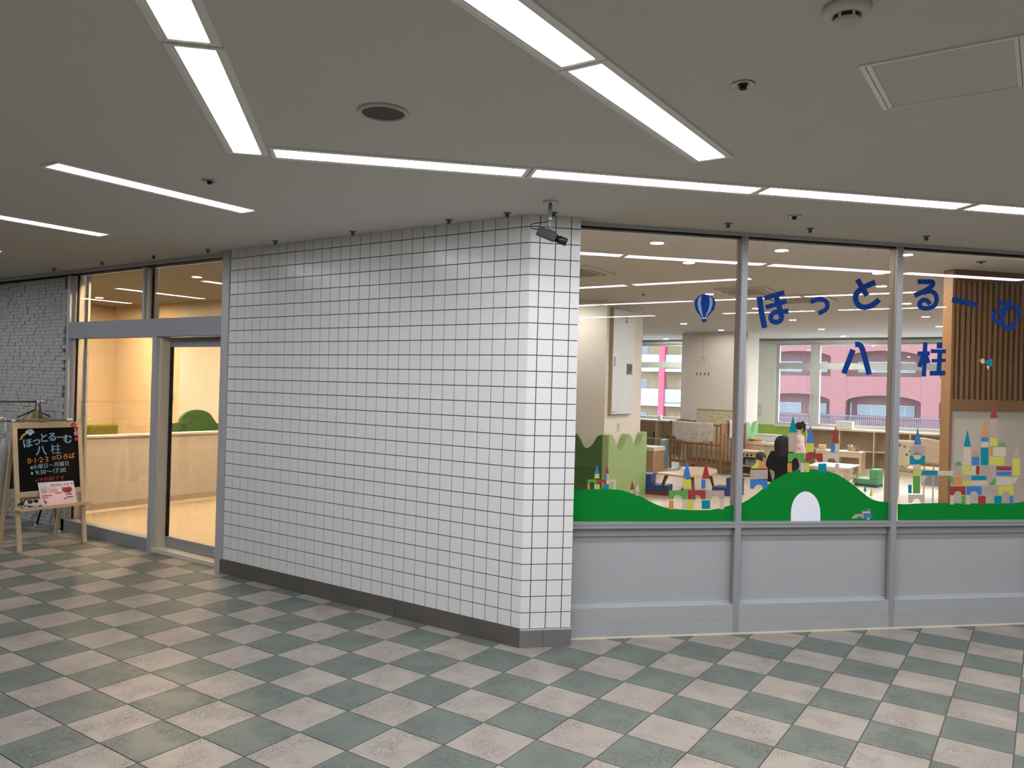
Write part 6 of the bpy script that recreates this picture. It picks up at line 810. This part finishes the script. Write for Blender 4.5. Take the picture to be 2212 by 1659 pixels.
# ---- brown crib
cr = thing('crib', 'dark brown wooden crib with patterned blanket and mattress', 'crib', (-.89, 11.5, 0), math.atan2(-.49, 1.26))
CL, CD = 1.352, .70
for x in (0, CL):
    for y in (0, CD): MB().bar((x, y, 0), (x, y, .99), .045, .045).build('post', M_BROWN, cr)
for x in (0, CL):
    hb = [(0, .78), (CD, .78), (CD, .97)]+[(CD*(1-u), .97+.05*math.sin(PI*u)) for u in [i/8 for i in range(1, 8)]]+[(0, .97)]
    MB().prism(hb, lambda a, b, t: (x-.011+t, a, b), .022).build('end_board', M_BROWN, cr); MB().bar((x, 0, .16), (x, CD, .16), .025, .05).build('end_rail', M_BROWN, cr)
    for k in range(1, 7): MB().bar((x, k*CD/7, .16), (x, k*CD/7, .80), .018, .022).build('slat', M_BROWN, cr)
for y in (0, CD):
    for z_, h_ in ((.16, .05), (.56, .04), (.95, .04)): MB().bar((0, y, z_), (CL, y, z_), .025, h_).build('rail', M_BROWN, cr)
    for k in range(1, 11): MB().bar((k*CL/11, y, .17), (k*CL/11, y, .56), .02, .024).build('slat', M_BROWN, cr)
    for k in (1, 9, 10): MB().bar((k*CL/11, y, .56), (k*CL/11, y, .94), .02, .024).build('slat', M_BROWN, cr)
MB().box(.03, .03, .18, CL-.03, CD-.03, .20).build('base_board', M_BROWN, cr)
def drape(fn, nu, nv, nm, m_, par, th=.006):
    m = MB(); A = []; B = []
    for j in range(nv+1):
        for i in range(nu+1): A.append(fn(i/nu, j/nv, 0)); B.append(fn(i/nu, j/nv, th))
    fs = []; n_ = len(A)
    for j in range(nv):
        for i in range(nu):
            a = j*(nu+1)+i; fs += [(a, a+1, a+nu+2, a+nu+1), (n_+a, n_+a+nu+1, n_+a+nu+2, n_+a+1)]
    ed = [i for i in range(nu+1)]+[j*(nu+1)+nu for j in range(1, nv+1)]+[nv*(nu+1)+i for i in range(nu-1, -1, -1)]+[j*(nu+1) for j in range(nv-1, 0, -1)]
    fs += [(ed[k], n_+ed[k], n_+ed[(k+1) % len(ed)], ed[(k+1) % len(ed)]) for k in range(len(ed))]
    return m.add(A+B, fs).build(nm, m_, par, True)
bl = thing('blanket', 'pale patterned blanket hung over the front rail of the brown crib', 'blanket', (-.89, 11.5, 0), math.atan2(-.49, 1.26))
def bf(u, v, t):
    x = .06+u*(1.12-.02*v); z_ = .985-(v-.12)*(.40+.07*math.sin(PI*u)-.05*(u < .12)) if v > .12 else .975+.015*math.sin(PI*v/.12)
    y = -.03-.014*math.sin(u*23)*v-.006*math.sin(u*51) if v > .12 else .03-.06*v/.12
    return (x, y-t, z_)
drape(bf, 40, 16, 'cloth', dotted('blanket_dots', '#e6ddd2', '#a29aa6', 17, .25), bl)
ma = thing('crib_mattress', 'cream dotted mattress standing upright in the brown crib', 'mattress', (-.89, 11.5, 0), math.atan2(-.49, 1.26))
MB().obox((.86, .42, .73), (.56, 0, 0), (0, .035, -.008), (0, .05, .515)).build('pad', dotted('mattress_dots', '#efe6c4', '#b3a482', 15, .22), ma, bevel=.03); MB().tube([(.32, .434, 1.243), (.86, .434, 1.246), (1.40, .434, 1.243)], .012, 8).build('piping', mat('mattress_edge', '#cdbf94', .8), ma)
tw = thing('towel', 'white towel over the crib end nearest the mullion', 'towel', (-.89, 11.5, 0), math.atan2(-.49, 1.26))
drape(lambda u, v, t: (CL+.045+t+.012*math.sin(u*14)*v if v > .25 else CL+.045*(v/.125-1)+t, .18+u*.34, (1.06-(v-.25)*.46) if v > .25 else 1.03+.04*math.sin(PI*v/.25)), 16, 12, 'cloth', mat('towel_white', '#e6e4ee', .9), tw)
# ---- light crib at the right
c2 = thing('light_crib', 'light wooden crib with blankets before the wide window', 'crib', (3.74, 9.35, 0), .12)
for x in (0, 1.24):
    for y in (0, .66): MB().bar((x, y, 0), (x, y, .93), .04, .04).build('post', M_WOODL, c2)
for y in (0, .66):
    for z_ in (.50, .90): MB().bar((0, y, z_), (1.24, y, z_), .024, .035).build('rail', M_WOODL, c2)
    for k in range(1, 10): MB().bar((k*.124, y, 0 if k in (3, 4, 6, 7) and y == 0 else .50), (k*.124, y, .90), .022, .022).build('slat', M_WOODL, c2)
for x in (0, 1.24):
    for z_ in (.50, .90): MB().bar((x, 0, z_), (x, .66, z_), .024, .035).build('end_rail', M_WOODL, c2)
MB().box(.02, .02, .50, 1.22, .64, .52).build('base_board', M_WOODL, c2)
b1 = thing('blanket', 'cream blanket with green dots on the light crib', 'blanket', (3.74, 9.35, 0), .12)
drape(lambda u, v, t: (.0+u*.30, -.035-t-.012*math.sin(u*15)*v, .955-v*(.40+.03*math.sin(u*6))), 18, 10, 'cloth', dotted('blanket_green_dots', '#efe2c6', '#6c8172', 11, .24), b1)
b2 = thing('blanket', 'striped cream blanket hump on the light crib', 'blanket', (3.74, 9.35, 0), .12)
MS = grain('blanket_stripes', '#efe2c9', '#dcc0aa', .8, (.05, .05, 1.3), .9)
drape(lambda u, v, t: (.27+u*.50, -.06-t-.015*math.sin(u*11)*v-.02*math.sin(PI*u), 1.01-.10*u*u-v*(.40-.05*u)), 18, 10, 'cloth', MS, b2)
# ---- toy kitchen, counter, tables
kt = thing('toy_kitchen', 'small wooden toy stove with black knobs right of the first mullion', 'toy kitchen', (.86, 10.98, 0))
for x in (-.22, .22): MB().box(x-.018, 0, 0, x+.018, .36, .47).build('side', M_WOODL, kt)
MB().box(-.25, -.02, .47, .25, .38, .50).build('top', M_BEECH, kt); MB().box(-.20, 0, .38, .20, .02, .46).build('knob_panel', M_WOODL, kt); MB().box(-.20, .34, .04, .20, .36, .46).build('back', mat('kitchen_back', '#8a6b48', .7), kt); MB().box(-.20, .0, .20, .20, .34, .22).build('shelf', M_WOODL, kt); MB().box(-.20, 0, .03, .20, .34, .05).build('shelf', M_WOODL, kt)
for x in (-.12, -.04, .04, .12): MB().lathe([(0, 0), (.022, 0), (.022, -.018), (0, -.02)], (x, 0, .42), 12, axis=1).build('knob', M_BLACK, kt, True)
bn = thing('grey_bin', 'small blue-grey bin in the toy stove', 'bin', (.94, 11.12, .22)); MB().box(-.09, -.10, 0, .09, .08, .115).build('body', mat('bin_grey', '#7e8b97', .5), bn, bevel=.006); MB().box(-.03, -.104, .075, .03, -.099, .092).build('handle_hole', M_BLACK, bn)
ct = thing('play_counter', 'wooden play counter with white top behind the seated woman', 'counter', (.86, 11.78, 0))
MB().box(-.26, 0, 0, .12, .03, .58).build('front_panel', M_WOODL, ct); MB().box(-.28, -.02, .58, .32, .70, .62).build('top', mat('counter_white', '#ece8e2', .4), ct)
for y in (.03, .34, .66): MB().box(.10, y, 0, .30, y+.025, .58).build('divider', M_BEECH, ct)
MB().box(.12, .05, .28, .30, .66, .30).build('shelf', M_BEECH, ct); MB().box(.08, .03, .02, .10, .685, .58).build('back', MATS['kitchen_back'], ct)
for x in (-.16, .02): MB().lathe([(0, 0), (.012, 0), (.012, -.006), (0, -.006)], (x, 0, .50), 10, axis=1).build('bolt', M_BROWN, ct)
pz = thing('toy_food', 'tray of toy food on the play counter', 'toy', (.74, 11.95, .62)); MB().lathe([(0, 0), (.19, 0), (.20, .018), (.17, .022), (0, .018)], n=20).build('board', M_WOODL, pz, True)
for k in range(7): MB().ball((.10*math.cos(k*.9), .10*math.sin(k*.9), .04), (.05, .045, .025), 8, 6).build('slice', mat('toy_food_red' if k % 2 else 'toy_food_orange', '#9c4a2c' if k % 2 else '#d08b45', .6), pz, True)
wbx = thing('storage_box', 'white box at the back of the play counter', 'box', (.90, 12.33, .62)); MB().box(-.24, -.10, 0, .24, .10, .13).build('body', M_WHITE, wbx, bevel=.01); MB().box(-.245, -.105, .13, .245, .105, .15).build('lid', M_WHITE, wbx)
dk = thing('wooden_desk', 'small wooden desk with toys in front of the cubby shelf', 'desk', (2.13, 12.96, 0))
MB().box(-.44, -.01, .455, .44, .40, .48).build('top', mat('desk_top', '#e9e2d6', .4), dk); MB().box(-.40, .0, .36, .40, .02, .455).build('apron', M_WOODL, dk)
for x in (-.42, .42):
    for y in (.02, .38): MB().box(x-.025, y-.02, 0, x+.025, y+.02, .455).build('leg', M_WOODL, dk)
MB().box(-.40, .01, .06, .40, .03, .11).build('stretcher', M_WOODL, dk)
wb_ = thing('wooden_block', 'pale wooden block on the left of the small desk', 'toy', (1.79, 13.1, .48)); MB().box(-.065, -.06, 0, .065, .06, .10).build('block', mat('block_pink', '#e0b89a', .6), wb_, bevel=.012); MB().box(-.03, -.062, .03, .03, -.059, .07).build('inset', M_WOODL, wb_)
ty = thing('toy_animals', 'little pile of toy animals on the right of the small desk', 'toy', (2.38, 13.08, .48))
for k, (dx, dz, c, r) in enumerate(((-.05, .05, '#c9a184', .035), (-.02, .10, '#e3d6c6', .03), (.03, .045, '#d9c6b4', .035), (.09, .03, '#b8404a', .03), (.05, .085, '#9c7a5c', .025), (-.08, .11, '#e8dfd4', .02))): MB().ball((dx, 0, dz), (r, r*.9, r*1.2), 8, 6).build('figure', mat('toyanimal%d' % k, c, .6), ty, True)
MB().box(-.09, -.04, 0, .12, .04, .015).build('tray', M_WOODL, ty)
lt_ = thing('low_table', 'low white-topped wooden table behind the round hill', 'table', (2.415, 11.27, 0))
MB().box(-.36, -.47, .305, .36, .47, .332).build('top', mat('table_white', '#eef0f4', .3), lt_)
for x in (-.30, .30):
    for y in (-.42, .42): MB().box(x-.045, y-.03, 0, x+.045, y+.03, .305).build('leg', M_WOODL, lt_)
MB().box(-.26, -.43, .10, .26, -.41, .15).build('stretcher', M_WOODL, lt_)
for x in (-.30, .30): MB().box(x-.02, -.39, .10, x+.02, .39, .15).build('stretcher', M_WOODL, lt_)
gb = thing('grey_basket', 'blue-grey basket on the floor beyond the light crib', 'basket', (4.02, 12.2, 0)); MB().prism([(-.26, 0), (.26, 0), (.29, .22), (-.29, .22)], lambda a, b, t: (a, t, b), .3).build('body', mat('basket_grey', '#8a9aa6', .6), gb); MB().box(-.30, -.01, .21, .30, .31, .235).build('rim', mat('basket_rim', '#9dacb7', .6), gb)
# ================================================================ people
M_BLK = mat('black_cloth', '#050506', .95, 0, .2, 30, spec=.1); M_HAIRB = mat('black_hair', '#050404', .6, spec=.25); M_PANT = mat('grey_beige_trousers', '#8d8376', .85)
def hand(par, base, d, up, L, m_):
    """palm, four unequal bent fingers and a thumb as one skinned surface"""
    b = Vector(base); d = Vector(d).normalized(); n = d.cross(Vector(up)).normalized(); u = n.cross(d)
    J = {'w': (b, L*.16, L*.12), 'p': (b+d*L*.42, L*.24, L*.13)}; E = [('w', 'p')]
    for k, (o_, l_) in enumerate(((-.30, .42), (-.10, .50), (.10, .47), (.28, .36))):
        a = b+d*L*.48+n*L*o_*.7; J['a%d' % k] = (a, L*.085); J['b%d' % k] = (a+d*L*l_*.55-u*L*.06, L*.075); J['c%d' % k] = (a+d*L*l_*.9-u*L*.2, L*.06); E += [('p', 'a%d' % k), ('a%d' % k, 'b%d' % k), ('b%d' % k, 'c%d' % k)]
    t0 = b+d*L*.22-n*L*.22; J['t'] = (t0, L*.09); J['t2'] = (t0+d*L*.25-n*L*.16-u*L*.08, L*.07); E += [('w', 't'), ('t', 't2')]
    return sk('hand', J, E, m_, par, 1)
def person(lb, loc_, rz, H_, J, arms, legs, hair, shirt, pants, shirt_e, pants_e, skin_e, extra=.014):
    t = thing('person', lb, 'person', loc_, rz)
    sk('body', J, skin_e, M_SKIN, t)
    def sub(es, add): 
        ks = []; [ks.append(k) for e_ in es for k in e_ if k not in ks]
        return {k: (J[k][0], J[k][1]+add, (J[k][2] if len(J[k]) > 2 else J[k][1])+add) for k in ks}
    sk('top', sub(shirt_e, extra), shirt_e, shirt, t)
    if pants_e: sk('trousers', sub(pants_e, extra*.8), pants_e, pants, t)
    return t
# woman kneeling with her back to the glass
JW = {'pelvis': ((0, 0, .20), .15, .12), 'waist': ((0, .02, .34), .12, .10), 'chest': ((0, .04, .50), .145, .10), 'neck0': ((0, .05, .60), .07, .06), 'neck': ((0, .06, .655), .05), 'head': ((0, .075, .74), .082, .09), 'crown': ((0, .07, .80), .078, .085)}
for s_, k in ((-1, 'l'), (1, 'r')):
    JW.update({'sh'+k: ((s_*.165, .045, .545), .058), 'el'+k: ((s_*.235, .13, .34), .045), 'wr'+k: ((s_*.13, .33, .27), .030), 'hip'+k: ((s_*.11, .02, .17), .105), 'kn'+k: ((s_*.15, .40, .10), .072), 'an'+k: ((s_*.13, .02, .062), .045), 'toe'+k: ((s_*.13, -.17, .04), .034)})
skE = [('pelvis', 'waist'), ('waist', 'chest'), ('chest', 'neck0'), ('neck0', 'neck'), ('neck', 'head'), ('head', 'crown')]+sum([[('chest', 'sh'+k), ('sh'+k, 'el'+k), ('el'+k, 'wr'+k), ('pelvis', 'hip'+k), ('hip'+k, 'kn'+k), ('kn'+k, 'an'+k), ('an'+k, 'toe'+k)] for k in 'lr'], [])
shE = [('pelvis', 'waist'), ('waist', 'chest'), ('chest', 'neck0')]+sum([[('chest', 'sh'+k), ('sh'+k, 'el'+k), ('el'+k, 'wr'+k)] for k in 'lr'], [])
paE = [('pelvis', 'hipl'), ('pelvis', 'hipr')]+sum([[('hip'+k, 'kn'+k), ('kn'+k, 'an'+k)] for k in 'lr'], [])
wm = person('woman with long black hair in black top kneeling with her back to the glass', (1.84, 9.95, 0), .25, .88, JW, 0, 0, 0, M_BLK, M_PANT, shE, paE, skE, .018)
hr = MB().lathe([(0, .885), (.06, .878), (.110, .845), (.136, .79), (.146, .72), (.142, .65), (.130, .59), (.135, .53), (.08, .50), (0, .50)], (0, .045, 0), 20); hr.v = [(x, (y-.045)*.95+.045-(.0 if z > .65 else .03), z) for x, y, z in hr.v]
hr.build('hair', M_HAIRB, wm, True)
cg = MB().lathe([(0, .62), (.07, .615), (.15, .59), (.205, .53), (.225, .44), (.235, .33), (.27, .20), (.285, .09), (.25, .07), (0, .07)], (0, .03, 0), 24); cg.v = [(x, (y-.03)*.66+.03, z) for x, y, z in cg.v]; cg.build('cardigan', M_BLK, wm, True)
hand(wm, JW['wrl'][0], (.6, .8, -.1), (0, 0, 1), .15, M_SKIN); hand(wm, JW['wrr'][0], (-.6, .8, -.1), (0, 0, 1), .15, M_SKIN)
for s_, k in ((-1, 'l'), (1, 'r')): MB().ball((s_*.13, -.13, .045), (.042, .085, .038), 10, 8).build('sock', mat('dark_sock', '#3a3632', .9), wm, True)
MB().ball((0, .165, .735), (.016, .022, .02), 8, 6).build('nose', M_SKIN, wm, True)
# toddler sitting beside her
JT = {'pelvis': ((0, 0, .09), .085, .08), 'waist': ((0, .0, .17), .085, .075), 'chest': ((0, .01, .25), .085, .07), 'neck': ((0, .02, .315), .04), 'head': ((0, .03, .40), .082, .088), 'crown': ((0, .03, .44), .07, .075)}
for s_, k in ((-1, 'l'), (1, 'r')): JT.update({'sh'+k: ((s_*.09, .01, .275), .035), 'el'+k: ((s_*.115, .07, .19), .028), 'wr'+k: ((s_*.07, .16, .16), .022), 'hip'+k: ((s_*.06, .02, .075), .055), 'kn'+k: ((s_*.11, .19, .07), .042), 'an'+k: ((s_*.09, .33, .045), .030), 'toe'+k: ((s_*.095, .36, .07), .022)})
td = person('toddler in dark blue top sitting left of the kneeling woman', (1.23, 10.7, 0), -.9, .5, JT, 0, 0, 0, mat('toddler_blue', '#2f3a72', .85), mat('toddler_trousers', '#9a98a0', .85), shE if False else [('pelvis', 'waist'), ('waist', 'chest'), ('chest', 'neck')]+sum([[('chest', 'sh'+k), ('sh'+k, 'el'+k), ('el'+k, 'wr'+k)] for k in 'lr'], []), paE, [('pelvis', 'waist'), ('waist', 'chest'), ('chest', 'neck'), ('neck', 'head'), ('head', 'crown')]+skE[6:], .010)
MB().ball((0, .012, .435), (.098, .098, .092), 14, 10).build('hair', mat('dark_brown_hair', '#1d1512', .6), td, True)
for s_, k in ((-1, 'l'), (1, 'r')):
    hand(td, JT['wr'+k][0], (-s_*.3, 1, -.2), (0, 0, 1), .075, M_SKIN); MB().ball((s_*.098, .03, .40), (.012, .02, .026), 8, 6).build('ear', M_SKIN, td, True); MB().ball((s_*.032, .115, .41), (.010, .006, .008), 8, 6).build('eye', M_BLACK, td, True)
MB().ball((0, .125, .385), (.011, .012, .010), 8, 6).build('nose', M_SKIN, td, True); MB().ball((0, .112, .352), (.020, .008, .005), 8, 6).build('mouth', mat('lips', '#b5625a', .5), td, True)
# girl standing, head bowed
JG = {'pelvis': ((0, 0, .46), .085, .075), 'waist': ((0, .0, .56), .08, .07), 'chest': ((0, .01, .68), .088, .07), 'neck0': ((0, .015, .75), .045), 'neck': ((0, .03, .79), .034), 'head': ((0, .07, .88), .072, .082), 'crown': ((0, .055, .94), .068, .075)}
for s_, k in ((-1, 'l'), (1, 'r')): JG.update({'sh'+k: ((s_*.10, .01, .715), .034), 'el'+k: ((s_*.125, .04, .57), .028), 'wr'+k: ((s_*.04, .15, .50), .021), 'hip'+k: ((s_*.05, 0, .42), .06), 'kn'+k: ((s_*.055, .01, .23), .040), 'an'+k: ((s_*.055, -.01, .05), .027), 'toe'+k: ((s_*.06, .09, .025), .022)})
M_PINK = mat('pink_dress', '#ecc3c6', .85)
gl_ = person('small girl in long-sleeved pink dress standing with her head bowed', (1.30, 13.25, 0), 1.25, 1.0, JG, 0, 0, 0, M_PINK, mat('white_tights', '#d9d0cc', .85), [('pelvis', 'waist'), ('waist', 'chest'), ('chest', 'neck0')]+shE[3:], paE, skE, .011)
MB().lathe([(.095, .58), (.105, .50), (.135, .38), (.16, .27), (.158, .265), (.13, .38), (.09, .50), (.085, .58)], n=20).build('skirt', M_PINK, gl_, True)
MB().ball((0, .035, .935), (.090, .088, .088), 14, 10).build('hair', M_HAIRB, gl_, True)
MB().tube([(-.02, -.03, 1.0), (-.03, -.07, 1.02), (-.03, -.11, .97), (-.03, -.115, .88), (-.03, -.10, .80)], [.02, .032, .034, .026, .008], 10).build('ponytail', M_HAIRB, gl_, True)
MB().ball((0, .135, .855), (.048, .022, .036), 10, 8).build('face_mask', M_WHITE, gl_, True)
for s_, k in ((-1, 'l'), (1, 'r')):
    hand(gl_, JG['wr'+k][0], (-s_*.5, .8, -.3), (0, 0, 1), .085, M_SKIN); MB().ball((s_*.085, .07, .885), (.010, .018, .024), 8, 6).build('ear', M_SKIN, gl_, True); MB().ball((s_*.03, .148, .895), (.009, .006, .007), 8, 6).build('eye', M_BLACK, gl_, True)
    MB().ball((s_*.06, .035, .03), (.034, .075, .03), 10, 8).build('shoe', M_WHITE, gl_, True)

# ================================================================ outside the windows
tag(MB().box(-90, 15.2, -9, 60, 140, -8.5).build('ground', mat('asphalt', '#8f8f92', .9, 0, .05, .3)), 'street ground outside the windows', 'ground', kind='structure')
def brickmat():
    m = bpy.data.materials.new('pink_brick'); m.use_nodes = True; n = m.node_tree.nodes; l = m.node_tree.links; b = n['Principled BSDF']; b.inputs['Roughness'].default_value = .85
    g_ = n.new('ShaderNodeNewGeometry'); s_ = n.new('ShaderNodeSeparateXYZ'); c_ = n.new('ShaderNodeCombineXYZ'); t_ = n.new('ShaderNodeTexBrick')
    l.new(g_.outputs['Position'], s_.inputs[0]); l.new(s_.outputs[0], c_.inputs[0]); l.new(s_.outputs[2], c_.inputs[1]); l.new(c_.outputs[0], t_.inputs['Vector'])
    t_.inputs['Scale'].default_value = 5.0; t_.inputs['Color1'].default_value = lin('#6d4446')+[1]; t_.inputs['Color2'].default_value = lin('#653c3e')+[1]; t_.inputs['Mortar'].default_value = lin('#7a6062')+[1]; t_.inputs['Mortar Size'].default_value = .02
    l.new(t_.outputs['Color'], b.inputs['Base Color']); return m
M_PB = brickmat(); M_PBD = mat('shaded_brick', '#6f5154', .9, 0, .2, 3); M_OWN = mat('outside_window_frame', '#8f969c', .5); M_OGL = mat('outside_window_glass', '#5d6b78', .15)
bd = thing('brick_building', 'pink brick building with shallow arched galleries across the street', 'building', (0, 52, 0))
XA, PW = -6.03, 5.5
for zs, zt in ((1.19, 2.87), (4.12, 5.80), (7.05, 8.73), (9.98, 12.0), (-1.74, -.05)):
    for k in range(-1, 6):
        xc = XA+PW/2+k*PW; pts = [(xc-PW/2, zs), (xc-2.255, zs)]+[(xc-2.255*math.cos(a), zs+.47*math.sin(a)) for a in [i*PI/14 for i in range(1, 14)]]+[(xc+2.255, zs), (xc+PW/2, zs), (xc+PW/2, zt), (xc-PW/2, zt)]
        MB().prism(pts, lambda a, b, t: (a, t, b), .35).build('arch_spandrel', M_PB, bd)
for k in range(-1, 7): MB().box(XA+k*PW-.5, -.02, -8.5, XA+k*PW+.5, .34, 12).build('pier', M_PB, bd)
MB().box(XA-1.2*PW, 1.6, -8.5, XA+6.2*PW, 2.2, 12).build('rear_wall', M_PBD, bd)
for z_ in (-.15, 2.75, 5.68, 8.6): MB().box(XA-1.2*PW, .35, z_, XA+6.2*PW, 1.6, z_+.14).build('gallery_floor', mat('gallery_concrete', '#6f6d6e', .8), bd)
for zw in (.30, 3.2, 6.1):
    for k in range(-1, 5):
        for dx, w_ in ((.95, 1.8), (3.3, 1.15)):
            x0 = XA+k*PW+dx; wn = MB().box(x0, 1.52, zw, x0+w_, 1.6, zw+.72).build('window', M_OWN, bd)
            for a, b in ((x0+.05, x0+w_/2-.03), (x0+w_/2+.03, x0+w_-.05)): MB().box(a, 1.50, zw+.05, b, 1.53, zw+.67).build('pane', M_OGL, wn)
for x0 in (-6.3, -5.85, -5.46, -.9, .3): MB().tube([(x0, 1.4, 1.15), (x0, 1.4, -3)], .05, 8).build('downpipe', M_OWN, bd)
rl = MB()
for k in range(260): rl.box(-12.5+k*.12, -.06, -.75, -12.5+k*.12+.03, -.03, .24)
rl.box(-12.5, -.08, .24, 18.7, -.02, .29); rl.box(-12.5, -.08, -.72, 18.7, -.02, -.67)
tag(rl.build('railing', mat('railing_grey', '#565c68', .6), bd), kind='stuff')
MB().box(-12.5, -.3, -8.4, 18.7, -.02, -.7).build('retaining_wall', mat('retaining_wall', '#8a879a', .8), bd)
ap = thing('apartment_building', 'pale apartment block with white balconies and a pink column', 'building', (-21.3, 58, 0))
M_YW = mat('apartment_wall', '#8f8063', .85); M_BALW = mat('balcony_white', '#8f99a6', .6); M_APK = mat('pink_column', '#a83a50', .7)
MB().box(-14, 1.6, -8.4, 8, 8, 14).build('wall', M_YW, ap); MB().box(-.25, -.15, -8.4, .25, .3, 14).build('column', M_APK, ap); MB().box(-9.3, -.15, -8.4, -8.8, .3, 14).build('column', M_APK, ap); MB().box(7.2, -.15, -8.4, 7.7, .3, 14).build('column', M_APK, ap)
for f_ in range(-3, 4):
    z_ = .28+f_*2.9
    MB().box(-14, 0, z_, 8, 1.6, z_+.26).build('floor_slab', M_BALW, ap); MB().box(-14, .02, z_+.26, -.25, .12, z_+1.45).build('parapet', M_BALW, ap)
    MB().box(.25, .05, z_+1.36, 8, .12, z_+1.42).build('handrail', M_BALW, ap); MB().box(.25, .06, z_+.32, 8, .10, z_+1.36).build('balcony_glass', mat('balcony_glass', '#7d8c98', .3), ap)
    for x0, w_, h0, h1 in ((-.95, .68, 1.3, 2.3), (.95, .68, .3, 2.25), (-3.2, 1.2, .3, 2.25), (3.0, 1.2, .3, 2.25)):
        wn = MB().box(x0, 1.54, z_+h0, x0+w_, 1.6, z_+h1).build('window', M_OWN, ap); MB().box(x0+.06, 1.51, z_+h0+.06, x0+w_-.06, 1.545, z_+h1-.06).build('pane', M_OGL, wn)
